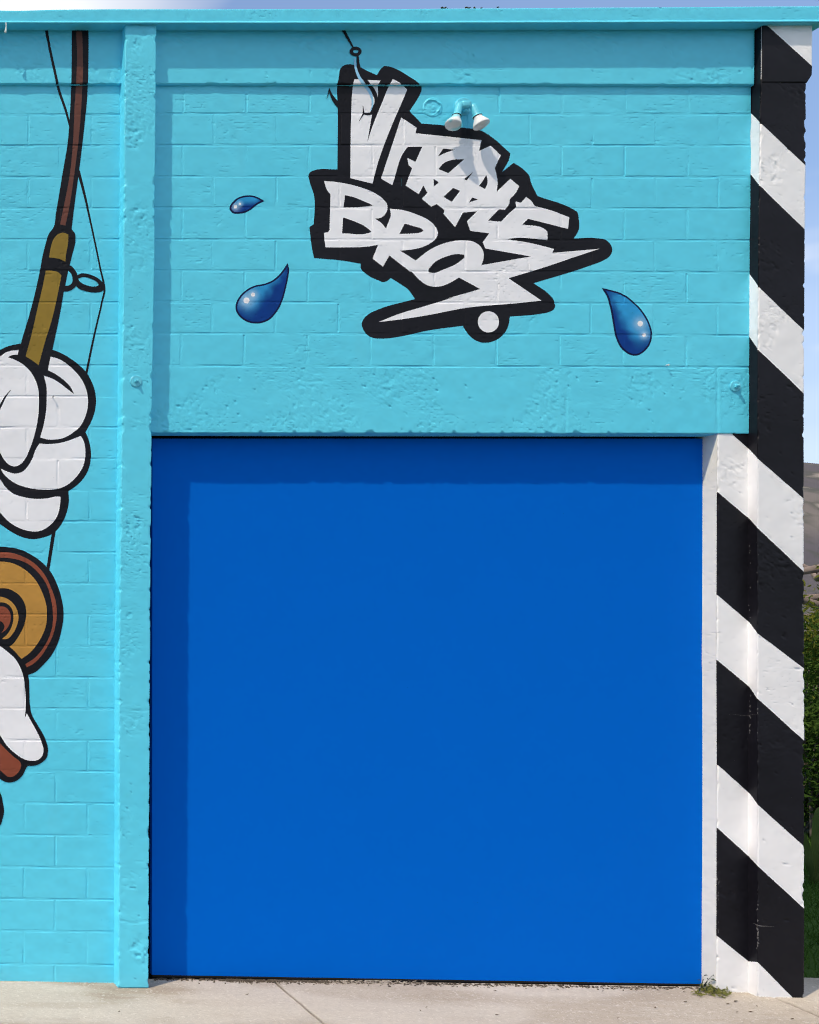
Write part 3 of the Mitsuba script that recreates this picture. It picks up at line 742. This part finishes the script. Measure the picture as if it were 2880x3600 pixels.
paint(KH, poly(L2((-280, 930), (-150, 880), (0, 845), (50, 812), (100, 797), (158, 790), (148, 832), (105, 834), (65, 852), (130, 877), (200, 918), (260, 980), (300, 1050), (323, 1130), (328, 1220), (323, 1330), (308, 1430), (283, 1530), (248, 1630), (210, 1710), (165, 1758), (125, 1772), (80, 1760), (30, 1710), (0, 1655), (-120, 1400), (-280, 1300)), 45), 'mural_white', 'left', 0.0028)
paint(KH, poly(L2((425, 848), (480, 862), (550, 900), (620, 960), (680, 1030), (720, 1110), (740, 1200), (735, 1290), (710, 1370), (670, 1440), (610, 1490), (540, 1530), (470, 1545), (400, 1545), (337, 1528), (365, 1430), (385, 1320), (393, 1200), (390, 1100), (368, 1008), (420, 1025), (480, 1055), (560, 1115), (625, 1165), (590, 1100), (530, 1040), (450, 985), (402, 962)), 45), 'mural_white', 'left', 0.0028)
paint(KH, poly(L2((330, 1580), (400, 1583), (480, 1578), (560, 1560), (640, 1530), (680, 1515), (705, 1560), (718, 1640), (715, 1710), (695, 1780), (650, 1850), (590, 1910), (520, 1950), (440, 1968), (350, 1968), (250, 1955), (150, 1925), (70, 1875), (20, 1820), (5, 1790), (60, 1815), (130, 1832), (190, 1815), (235, 1770), (270, 1710), (300, 1630)), 45), 'mural_white', 'left', 0.0028)
paint(KH, poly(L2((-250, 1500), (-120, 1700), (0, 1880), (50, 1950), (110, 2000), (200, 2030), (300, 2045), (400, 2040), (480, 2025), (510, 2028), (505, 2090), (495, 2150)) + L3((460, 70), (410, 120), (350, 155), (290, 165), (220, 155), (140, 125), (60, 70), (0, 5), (-120, -90), (-250, -300)), 45), 'mural_white', 'left', 0.0028)
paint('building__painted_hand__crease', taper(L2((88, 1130), (45, 1185), (12, 1245), (-10, 1290)), [1.5, 5, 8, 8]), 'mural_black', 'left', 0.0038)
ang = np.radians(np.arange(100, 270, 12))
reel = poly(L3((0, 292), (80, 298), (180, 320), (280, 370), (370, 440), (430, 510), (480, 610), (520, 740), (535, 860), (520, 980), (480, 1120), (430, 1210), (360, 1290), (300, 1345), (235, 1372), (100, 1405), (-60, 1415), (-300, 1340), (-480, 1180), (-580, 950), (-580, 720), (-480, 500), (-300, 360), (-130, 300)), 45)
paint('building__painted_reel', reel, 'mural_black', 'left', 0.0022, label='round brown and ochre fishing reel painted at the left edge')
KR = 'building__painted_reel__'
paint(KR + 'rim', poly(L3((-200, 375), (-100, 345), (0, 336), (100, 345), (180, 370), (280, 425), (370, 520), (430, 640), (470, 760), (478, 860), (465, 960), (440, 1050), (400, 1130), (340, 1220), (270, 1285), (225, 1308), (212, 1282), (290, 1230), (360, 1150), (410, 1060), (440, 960), (445, 860), (430, 740), (390, 610), (320, 510), (240, 440), (150, 402), (60, 387), (0, 385), (-100, 395), (-190, 425)), 45), 'mural_brown', 'left', 0.0032, label='red brown rim of the painted reel')
paint(KR + 'spool', poly(L3((-300, 500), (-180, 440), (0, 418), (80, 425), (160, 455), (240, 510), (310, 590), (360, 690), (390, 790), (395, 870), (385, 960), (350, 1050), (300, 1130), (240, 1195), (180, 1237), (80, 1135), (110, 1110), (160, 1040), (200, 960), (220, 860), (210, 780), (170, 710), (120, 670), (60, 645), (0, 642), (-150, 690), (-260, 850), (-350, 800)), 45), 'mural_ochre', 'left', 0.0032, label='ochre disc of the painted reel')
paint(KR + 'spool', poly(L3((-120, 750), (-60, 722), (0, 713), (60, 730), (110, 770), (145, 830), (155, 890), (140, 960), (110, 1020), (60, 1068), (15, 1070), (60, 1030), (95, 970), (112, 890), (105, 830), (75, 785), (40, 765), (0, 760), (-60, 770)), 45), 'mural_ochre', 'left', 0.0032, label='inner ochre crescent of the painted reel')
paint(KR + 'hub', poly(L3((-60, 830), (0, 795), (40, 800), (75, 830), (90, 880), (80, 940), (50, 990), (10, 1020), (30, 990), (38, 960), (20, 930), (0, 918), (-50, 910)), 45), 'mural_brown', 'left', 0.0032, label='red brown hub of the painted reel')
paint('building__painted_hand', unary_union([poly(L3((-330, 1000), (-100, 1045), (0, 1085), (80, 1135), (150, 1205), (195, 1290), (235, 1372), (245, 1500), (250, 1620), (265, 1700), (320, 1800), (380, 1910), (403, 2010), (390, 2070), (350, 2110), (290, 2135), (232, 2137), (220, 2156)) + L4((190, 60), (140, 105), (80, 122), (30, 110), (-20, 75), (-200, -60), (-330, -400)), 45),
                                           poly(L4((-120, 130), (-30, 160), (0, 205), (25, 300), (33, 370), (20, 430), (0, 485), (-60, 520), (-120, 400)), 60)]), 'mural_black', 'left', 0.0034, label='white gloved hand painted below, turning the reel')
paint('building__painted_hand_001__finger', poly(L3((-300, 1050), (-100, 1090), (0, 1130), (60, 1175), (130, 1240), (170, 1310), (200, 1400), (212, 1500), (218, 1600), (213, 1680), (207, 1738), (225, 1695), (260, 1760), (310, 1850), (350, 1940), (365, 2010), (350, 2060), (310, 2090), (260, 2095), (200, 2080), (130, 2035), (60, 1970), (0, 1880), (-120, 1700), (-300, 1500)), 40), 'mural_white', 'left', 0.0046)
paint('building__painted_hand_001__sleeve', poly(L3((-250, 1700), (-120, 1820), (0, 1948), (60, 2010), (120, 2065), (165, 2100), (177, 2130), (172, 2156)) + L4((140, 50), (100, 75), (65, 72), (30, 45), (-40, -20), (-250, -250)), 45), 'mural_brown', 'left', 0.0046, label='red brown shape painted under the lower hand')

# --- black stripes round the corner pillar, the jamb and the pillar's cheek


def extend(a, b, x):
    return (x, a[1] + (b[1] - a[1]) * (x - a[0]) / (b[0] - a[0]))


UP = [[(2600, 40), (2680, 66), (2699, 90), (2857, 234)], [(2643, 617), (2671, 652), (2832, 808)], [(2639, 1190), (2665, 1228), (2828, 1384.6)], [(2524.6, 1731), (2636, 1825), (2663, 1854.5), (2827, 2011)], [(2521, 2320), (2636, 2416), (2661, 2453.6), (2832, 2608)], [(2520.4, 2908.6), (2635, 3013), (2665.7, 3045.5), (2829, 3196)]]
LO = [[(2645, 402), (2673, 430), (2835, 583)], [(2640, 969), (2667, 1007.5), (2829, 1163)], [(2573.5, 1525), (2636, 1581), (2665, 1612), (2828, 1754)], [(2524.6, 2092.5), (2636, 2188.5), (2663, 2226), (2829.5, 2351)], [(2523.7, 2688), (2636.4, 2790), (2665.7, 2829.7), (2828, 2976)], [(2522.7, 3291.4), (2631.8, 3379.6), (2664, 3382), (2787, 3507), (2830, 3560)]]
SURF['right'].append(CHEEK)
for k, (up, lo) in enumerate(zip(UP, LO)):
    up = list(up) if k == 0 else [extend(up[0], up[1], up[0][0] - 14)] + up
    up = up + [extend(up[-2], up[-1], up[-1][0] + 14)]
    lo = [extend(lo[0], lo[1], lo[0][0] - 14)] + lo + [extend(lo[-2], lo[-1], lo[-1][0] + 14)]
    g = LineString(up).segmentize(9).coords[:] + LineString(lo).segmentize(9).coords[::-1]
    wv = 1.1
    g = [(x, y + wv * (float(noise2(np.array(x), np.array(y), 22, 5)) - 0.5) * 2) for x, y in g]
    pg = Polygon(g).buffer(0)
    paint('building__pillar__black_stripe', pg, 'black_paint', 'right', 0.0011, (-0.55, -0.85, 0))

rng = np.random.default_rng(61)
chips = []
for cx, y0_, y1_, n_, sz in ((2664.5, 3235, 3345, 16, 4.0), (2664.5, 3040, 3230, 9, 2.2), (2637, 2440, 2600, 12, 3.2), (2664, 2480, 2590, 5, 2.0), (2637, 1850, 2190, 9, 2.4), (2663.5, 1880, 2220, 7, 1.8), (2526, 3090, 3290, 9, 3.0), (2672, 330, 420, 5, 1.8), (2669, 680, 960, 8, 1.8)):
    for _ in range(n_):
        x_, y_ = cx + rng.normal(0, 1.8), rng.uniform(y0_, y1_)
        a_ = rng.uniform(0, 6.28, 7); a_.sort(); r_ = sz * rng.uniform(0.4, 1.2, 7)
        chips.append(Polygon([(x_ + 0.6 * q * math.cos(t), y_ + 1.3 * q * math.sin(t)) for q, t in zip(r_, a_)]).buffer(0.2))
chips.append(taper([(2650, 3246), (2668, 3254), (2700, 3256), (2722, 3256)], [1, 3, 1, 0.4])); chips.append(taper([(2560, 2512), (2610, 2514), (2668, 2513)], [0.2, 0.4, 0.3]))
paint('building__pillar__scuff', unary_union(chips), 'scuff', 'right', 0.0018, (-0.55, -0.85, 0), kind='stuff', label='small pale scuffs and chips in the black paint')

labels['building'] = {'label': 'aqua painted concrete block building with a blue door, painted mural and striped corner pillar', 'category': 'building'}

# ------------------------------------------------------------------ floodlight
FL = 'floodlight'
fz = lambda x, y, d: W(1520 + x / 7.1875, 320 + y / 7.1875, d)
out_ = np.array([0, -1.0, 0])
put(FL + '__base_plate', lathe([(0, 0), (0.057, 0), (0.057, 0.010), (0.052, 0.016), (0.0, 0.017)], fz(770, 400, 0.002), out_), 'aqua_metal', 30)
c = fz(820, 365, -0.05)
bm = trimesh.creation.box([0.062, 0.075, 0.044]); bm.apply_translation(c + [0, 0.008, 0]); bm = bm.subdivide().subdivide()
bm = trimesh.Trimesh(*trimesh.remesh.subdivide_loop(trimesh.creation.box([0.066, 0.08, 0.050]).subdivide().vertices, trimesh.creation.box([0.066, 0.08, 0.050]).subdivide().faces, iterations=2), process=False); bm.apply_translation(c + [0, 0.008, 0])
put(FL + '__mounting_box', bm, 'aqua_metal', True)
put(FL + '__plug', lathe([(0, 0), (0.012, 0), (0.012, 0.016), (0.010, 0.018), (0, 0.018)], c + [0.003, 0.0, -0.022], [0.05, -0.2, -1]), 'aqua_metal', 30)


def lamp(top, mid, face, d0, d1, d2, mat):
    p0, p1, p2 = fz(*top, d0), fz(*mid, d1), fz(*face, d2)
    n1 = float(np.linalg.norm(p1 - p0)); L = float(np.linalg.norm(p2 - p1)); k = 0.0495
    put(FL + '__socket', lathe([(0, -0.012), (0.013, -0.012), (0.018, -0.004), (0.0205, 0.010), (0.0225, n1 - 0.014), (0.0265, n1 - 0.006), (0.0285, n1 - 0.001), (0.026, n1), (0, n1)], p0, p1 - p0), 'aqua_metal', 40)
    put(FL + '__socket_rim', lathe([(0.0, n1 - 0.001), (0.0280, n1 - 0.001), (0.0285, n1 + 0.0015), (0.0275, n1 + 0.0035), (0.0, n1 + 0.0035)], p0, p1 - p0), 'black_rubber', 40)
    put(FL + '__bulb', lathe([(0, 0.003), (0.0245, 0.003), (0.0255, 0.008), (0.0250, 0.013), (0.0262, 0.22 * L), (0.0310, 0.38 * L), (0.0395, 0.58 * L), (0.0462, 0.78 * L), (k, 0.95 * L), (k * 1.005, 1.01 * L), (k * 0.97, 1.07 * L), (k * 0.80, 1.15 * L), (k * 0.45, 1.21 * L), (0.0, 1.23 * L)], p1, p2 - p1, 40), mat, 50)
    put(FL + '__knuckle', lathe([(0, -0.014), (0.0125, -0.014), (0.0125, 0.012), (0.009, 0.016), (0, 0.016)], p0 + [0, 0.0, 0.002], [1.0, -0.12, 0.25]), 'aqua_metal', 30)


lamp((690, 340), (612, 628), (530, 850), -0.062, -0.080, -0.098, 'bulb_sprayed')
lamp((1035, 385), (1140, 640), (1245, 850), -0.062, -0.080, -0.098, 'bulb_white')
labels[FL] = {'label': 'twin bulb floodlight with aqua sockets mounted above the painted lettering', 'category': 'floodlight'}
labels[FL + '__bulb'] = {'label': 'left bulb with aqua overspray'}
labels[FL + '__bulb_001'] = {'label': 'clean white right bulb'}

# ------------------------------------------------------------------ bolts, nails, drip


def anchor(px, py, y, washer, nut, rod_, lab):
    n = COUNT.get('anchor_bolt', 0); COUNT['anchor_bolt'] = n + 1
    k = 'anchor_bolt' + (f'_{n:03d}' if n else '')
    p = W(px, py, y)
    put(k + '__washer', lathe([(0, -0.003), (washer, -0.003), (washer, 0.004), (washer * 0.9, 0.0065), (washer * 0.55, 0.0065), (0, 0.0065)], p, out_), 'aqua_metal', 30)
    hx_ = trimesh.creation.cylinder(nut, 0.014, sections=6)
    hx_.apply_transform(trimesh.geometry.align_vectors([0, 0, 1], out_)); hx_.apply_translation(p + [0, -0.0125, 0])
    put(k + '__nut', hx_, 'aqua_metal')
    put(k + '__rod', lathe([(0, 0), (nut * 0.6, 0), (nut * 0.6, rod_ - 0.003), (nut * 0.45, rod_), (0, rod_)], p + [0, -0.006, 0], out_), 'aqua_metal', 30)
    labels[k] = {'label': lab, 'category': 'bolt'}


anchor(478, 1340, -0.10, 0.038, 0.013, 0.026, 'round aqua painted anchor bolt and washer on the pilaster')
anchor(2585, 1358, -0.002, 0.036, 0.015, 0.036, 'round aqua painted anchor bolt and washer at the right end of the lintel')


def nail(px, py, y, mat, lab):
    n = COUNT.get('nail', 0); COUNT['nail'] = n + 1
    k = 'nail' + (f'_{n:03d}' if n else '')
    p = W(px, py, y)
    scene[k] = mikit.ply(trimesh.util.concatenate([tube([p, p + [0.001, -0.02, -0.002]], [0.0028, 0.0028], 7), lathe([(0, 0), (0.006, 0), (0.006, 0.003), (0, 0.004)], p + [0.001, -0.02, -0.002], out_, 10)]), mat, 30)
    labels[k] = {'label': lab, 'category': 'nail'}


nail(184, 1395, -0.003, 'steel', 'small nail sticking out of the painted white glove')
nail(2342, 1284, -0.002, 'bulb_white', 'small pale nail above the lintel near its right bolt')
q = W(21, 81, -0.126)
scene['paint_drip'] = mikit.ply(tube([q + [0, 0, 0.004], q + [0.001, -0.001, -0.02], q + [-0.001, 0, -0.042], q + [-0.003, 0, -0.058], q + [-0.003, 0, -0.064]], [0.003, 0.003, 0.006, 0.009, 0.003], 8), 'bulb_sprayed', True)
labels['paint_drip'] = {'label': 'pale hardened drip hanging from the roof edge at the far left', 'category': 'paint drip'}

# ------------------------------------------------------------------ plants and litter


def leaves(centers, size, aspect, rng, up=0.3, fold=0.25):
    """Folded leaf blades, four triangles each."""
    n = len(centers)
    d = rng.normal(size=(n, 3)); d[:, 2] = d[:, 2] * 0.7 + up; d /= np.linalg.norm(d, axis=1, keepdims=True)
    s = np.cross(d, rng.normal(size=(n, 3))); s /= np.linalg.norm(s, axis=1, keepdims=True); nn = np.cross(d, s)
    L = size * rng.uniform(0.6, 1.3, (n, 1)); w = L * aspect
    a = centers; m = centers + d * L * 0.5 - nn * L * 0.02; t = centers + d * L - nn * L * 0.12
    l = centers + d * L * 0.45 + s * w * 0.5 + nn * w * fold; r = centers + d * L * 0.45 - s * w * 0.5 + nn * w * fold
    v = np.stack([a, l, t, r, m], 1).reshape(-1, 3)
    o = (np.arange(n) * 5)[:, None, None]
    f = (np.array([[0, 4, 1], [1, 4, 2], [0, 3, 4], [3, 2, 4]])[None] + o).reshape(-1, 3)
    return trimesh.Trimesh(v, f, process=False)


def view_x(px, y):
    return float(CAM[0] + (px - XC) / DPX * (DIST + y))


def shrub(px, y, w, h, n, lab, yellow=0.25, seed=1, flowers=0):
    k0 = COUNT.get('shrub', 0); COUNT['shrub'] = k0 + 1
    k = 'shrub' + (f'_{k0:03d}' if k0 else '')
    rng = np.random.default_rng(seed)
    c0 = np.array([view_x(px, y), y, float(land_z(view_x(px, y), y))])
    cl, stems = [], []
    for i in range(80):
        a, r = rng.uniform(0, 6.283), math.sqrt(rng.uniform(0, 1))
        z = rng.uniform(0.04, 1.0) ** 1.15
        q = c0 + [math.cos(a) * r * w * (0.62 + 0.45 * math.sin(math.pi * min(z, 1) * 0.8)), math.sin(a) * r * w * 0.9, z * h * (1 - 0.25 * r * r)]
        cl.append(q)
        b = c0 + [rng.normal(0, 0.12), rng.normal(0, 0.12), -0.05]
        if i % 2 == 0: stems.append(tube([b, (b + q) / 2 + rng.normal(0, 0.06, 3), q], [0.022, 0.014, 0.005], 5))
    cl = np.array(cl)
    pick = rng.integers(0, len(cl), n)
    pts = cl[pick] + rng.normal(0, 1, (n, 3)) * [0.17, 0.17, 0.15]
    pts[:, 2] = np.maximum(pts[:, 2], c0[2] + 0.02)
    hi = (pts[:, 2] - c0[2]) / h + rng.normal(0, 0.10, n) > 1 - yellow  # upper leaves take the yellowish colour that stands for sunlight
    put(k + '__foliage', leaves(pts[~hi], 0.085, 0.42, rng), 'leaf_dark', kind='stuff', label='dense dark green leaves')
    put(k + '__sunlit_top', leaves(pts[hi], 0.075, 0.38, rng, 0.7), 'leaf_sunlit', kind='stuff', label='top leaves coloured yellowish to stand for sunlight')
    put(k + '__stem', trimesh.util.concatenate(stems), 'bark', True)
    for i in range(flowers):
        q = cl[i % len(cl)] + rng.normal(0, 0.1, 3); q = c0 + [rng.uniform(-.5, .5) * w, -w * 0.9 + rng.normal(0, .06), h * rng.uniform(0.28, 0.42)]
        put(k + '__flower', leaves(np.repeat(q[None], 6, 0), 0.055, 0.7, rng, 0.2), 'petal')
    labels[k] = {'label': lab, 'category': 'shrub'}


shrub(2845, 6.0, 1.0, 3.05, 15000, 'tall leafy green shrub with its top coloured yellowish as if sunlit directly right of the striped pillar', 0.24, 3, 9)
shrub(3060, 7.6, 1.2, 2.9, 11000, 'green shrub behind the striped corner pillar, second along the lawn', 0.2, 5)
shrub(2860, 8.6, 1.1, 2.6, 6000, 'rearmost green shrub beyond the corner pillar', 0.2, 8)


def broadleaf(px, y, lab):
    k = 'broad_leaved_plant'
    x = view_x(px, y); z = float(land_z(x, y))
    rng = np.random.default_rng(4)
    for i, (dx, dy, hh, ln, wd) in enumerate(((-0.35, -0.1, 0.72, 0.9, 0.15), (0.25, 0.1, 0.95, 1.0, 0.17), (0.5, -0.3, 0.55, 0.8, 0.14), (-0.1, 0.35, 1.0, 0.9, 0.15), (-0.6, 0.2, 0.5, 0.85, 0.14), (0.1, -0.5, 0.8, 0.95, 0.16))):
        t = np.linspace(0, 1, 12)
        base = np.array([x, y, z])
        mid = base + np.stack([dx * 1.3 * t, dy * 1.3 * t, hh * 1.5 * (t * 1.25 - t**2.4 * 0.95)], -1)
        side = np.cross(np.array([dx, dy, 0]) / math.hypot(dx, dy), [0, 0, 1])
        wdt = wd * np.sin(np.pi * np.clip(t, 0.03, 0.985)) ** 0.7
        v = np.stack([mid - side * wdt[:, None] * 0.5 + [0, 0, 0.02], mid - [0, 0, 0.02], mid + side * wdt[:, None] * 0.5 + [0, 0, 0.02]], 1).reshape(-1, 3)
        put(k + '__leaf', trimesh.Trimesh(v, grid_faces(12, 3), process=False), 'leaf_broad', True)
    labels[k] = {'label': lab, 'category': 'plant'}


broadleaf(2862, 3.4, 'plant with long broad arching leaves on the lawn beside the pillar')

bt_ = np.array([view_x(2915, 11.0), 11.0, 0.0]); bt_[2] = float(land_z(*bt_[:2]))
rng = np.random.default_rng(12)
trunk = tube([bt_, bt_ + [0.1, 0, 1.7], bt_ + [0.0, 0, 3.4]], [0.17, 0.14, 0.09], 9)
put('bare_tree__trunk', trunk, 'bark', True)
for i in range(11):
    a = rng.uniform(0, 6.28) if i > 3 else math.pi + rng.normal(0, 0.4)
    s = bt_ + [0.05, 0, rng.uniform(2.5, 3.4)]
    e = s + np.array([math.cos(a) * 1.3, math.sin(a) * 1.0, rng.uniform(-0.1, 0.7)])
    m = (s + e) / 2 + rng.normal(0, 0.12, 3)
    e2 = e + np.array([math.cos(a + .5) * .5, math.sin(a + .5) * .5, rng.uniform(-.2, .5)])
    put('bare_tree__limb', trimesh.util.concatenate([tube([s, m, e, e2], [0.07, 0.055, 0.035, 0.012], 7), tube([m, m + [rng.normal(0, .4), rng.normal(0, .4), .5]], [0.03, 0.008], 6)]), 'bark', True)
labels['bare_tree'] = {'label': 'leafless pale branched tree against the hillside behind the shrubs', 'category': 'tree'}

rng = np.random.default_rng(21)
n = 42000
gxs, gys = rng.uniform(2.75, 9.5, n), rng.uniform(0.36, 9.0, n) ** 1.0
keep_ = gxs > 2.62 + 0 * gys
gxs, gys = gxs[keep_], gys[keep_]; n = len(gxs)
hgt = rng.uniform(0.05, 0.13, n); ang_ = rng.uniform(0, 6.28, n); lean_ = rng.normal(0, 0.05, (n, 2))
zz = land_z(gxs, gys)
wd_ = 0.0045
v = np.stack([np.stack([gxs - wd_ * np.cos(ang_), gys - wd_ * np.sin(ang_), zz], -1), np.stack([gxs + wd_ * np.cos(ang_), gys + wd_ * np.sin(ang_), zz], -1), np.stack([gxs + lean_[:, 0], gys + lean_[:, 1], zz + hgt], -1)], 1).reshape(-1, 3)
put('grass', trimesh.Trimesh(v, np.arange(3 * n).reshape(-1, 3), process=False), 'grass_blade', kind='stuff', label='short green grass of the lawn right of the building', category='grass')

# weed at the foot of the jamb
wk = 'weed'
rng = np.random.default_rng(31)
root = G(2462, 3478)
stems, pts_d, pts_y = [], [], []
for i in range(30):
    tgt = rng.uniform(2438, 2566), rng.uniform(3484, 3510)
    q = G(*tgt); q = q + [0, 0, rng.uniform(0.004, 0.03)]
    m = (root + q) / 2 + [0, 0, 0.02]
    stems.append(tube([root, m, q], [0.0016, 0.0014, 0.001], 5)); pts_y += [q + rng.normal(0, 0.010, 3) * [1, 1, .5] for _ in range(7)]
    pts_y += [m + rng.normal(0, 0.008, 3)]
for i in range(6):
    e = root + [rng.uniform(-0.01, 0.10), -rng.uniform(0.0, 0.03), rng.uniform(0.03, 0.10)]
    stems.append(tube([root, (root + e) / 2 + [0.006, 0, 0.01], e], [0.0016, 0.0014, 0.001], 5)); pts_d += [root + (e - root) * t + rng.normal(0, 0.004, 3) for t in np.linspace(0.3, 1, 4)]
put(wk + '__stem', trimesh.util.concatenate(stems), 'leaf_weed_dark', True)
put(wk + '__foliage', leaves(np.array(pts_y), 0.026, 0.38, rng, 0.25), 'leaf_weed')
put(wk + '__upright_leaf', leaves(np.array(pts_d), 0.032, 0.35, rng, 0.5), 'leaf_weed_dark')
labels[wk] = {'label': 'small yellow green weed growing at the foot of the white door jamb', 'category': 'weed'}

# fallen leaf bits on the paving
for px_, py_, L_, a_, where in (
        (2587, 3524, 0.022, 0.5, 'just right of the weed, the largest one'), (2640, 3561, 0.019, 0.1, 'below the corner pillar, nearest the street'), (2661, 3542, 0.010, 1.2, 'directly below the pillar and its black stripe'),
        (2592, 3562, 0.011, 0.2, 'well below the weed, towards the street'), (2411, 3526, 0.016, 0.0, 'below left of the weed, farther from the door'), (2404, 3491, 0.009, 1.0, 'close left of the weed, near the door'),
        (2560, 3533, 0.016, 0.2, 'directly under the tip of the weed'), (1742, 3487, 0.015, 0.1, 'close to the foot of the door, near its middle'), (1748, 3572, 0.016, 0.1, 'at the bottom edge, below the door middle'),
        (2173, 3583, 0.011, 0.8, 'at the bottom edge, below the right door half'), (2120, 3488, 0.010, 0.4, 'close to the foot of the door, in its right part'), (1500, 3545, 0.012, 0.2, 'in mid pavement, the right one of a close pair'),
        (1478, 3557, 0.009, 1.4, 'in mid pavement, the left one of a close pair'), (2787, 3586, 0.018, 0.3, 'beside the slanting joint at the lower right corner'), (640, 3452, 0.014, 0.3, 'in the shade at the right foot of the pilaster'),
        (2305, 3546, 0.014, 0.2, 'in mid pavement, left of the ones under the weed'), (420, 3560, 0.013, 0.4, 'in front of the pilaster, towards the street'), (870, 3500, 0.012, 0.1, 'left of the long pavement joint under the door')):
    c = G(px_, py_) + [0, 0, 0.006]
    d = np.array([math.cos(a_), math.sin(a_), 0]); s = np.array([-d[1], d[0], 0])
    v = np.array([c - d * L_, c + s * L_ * .35 + [0, 0, .003], c + d * L_ + [0, 0, .004], c - s * L_ * .35 + [0, 0, .004], c - [0, 0, .001]])
    n_ = COUNT.get('dry_leaf', 0); COUNT['dry_leaf'] = n_ + 1
    k = 'dry_leaf' + (f'_{n_:03d}' if n_ else '')
    scene[k] = mikit.ply(trimesh.Trimesh(v, [[0, 4, 1], [1, 4, 2], [0, 3, 4], [3, 2, 4]], process=False), 'dead_leaf')
    labels[k] = {'label': 'tiny dark dry leaf ' + where, 'category': 'leaf', 'group': 'dry leaves scattered on the pavement'}

# crumbs and leaf mould along the foot of the door
rng = np.random.default_rng(41)
ms = []
for i in range(1500):
    t = rng.random()
    if rng.random() < 0.35: t = 0.12 + 0.2 * rng.random()
    px_ = 540 + t * 1930
    base_y = 3441 + 34 * t
    q = G(px_, base_y + abs(rng.normal(0, 5)) - 2)
    r = rng.uniform(0.002, 0.007)
    m = trimesh.creation.icosphere(subdivisions=0, radius=r); m.apply_scale([rng.uniform(.8, 2.2), rng.uniform(.6, 1.2), rng.uniform(.5, .9)]); m.apply_transform(trimesh.transformations.rotation_matrix(rng.uniform(0, 3), [0, 0, 1])); m.apply_translation(q + [0, 0, r * .4]); ms.append(m)
put('debris', trimesh.util.concatenate(ms), 'soil', kind='stuff', label='dark crumbs and leaf mould along the foot of the blue door', category='debris')
ms = []
for i in range(420):
    q = G(rng.normal(1270, 120), 3443 + 14 * rng.random() ** 1.5 + 4); r = rng.uniform(0.002, 0.006)
    m = trimesh.creation.icosphere(subdivisions=0, radius=r); m.apply_scale([1.5, 1, .5]); m.apply_translation(q); ms.append(m)
put('gravel', trimesh.util.concatenate(ms), 'concrete', kind='stuff', label='loose pale concrete crumbs on the pavement by the door', category='gravel')

# dry bits on top of the roof edge
rng = np.random.default_rng(51)
ms = []
for c_, n_ in ((1557, 9), (1567, 5), (1648, 7), (1668, 5), (1695, 2), (1750, 2), (2350, 1)):
    for i in range(n_):
        q = W(c_ + rng.normal(0, 4), 28.5 + rng.uniform(-5, 1.5), -0.105 + rng.uniform(0, .02)); r_ = rng.uniform(0.003, 0.007)
        m = trimesh.creation.icosphere(subdivisions=0, radius=r_); m.apply_scale([rng.uniform(.7, 1.6), 1, rng.uniform(.5, 1.3)]); m.apply_translation(q); ms.append(m)
put('leaf_litter', trimesh.util.concatenate(ms), 'dead_leaf', kind='stuff', label='dark dry crumbs lying on top of the roof edge', category='litter')
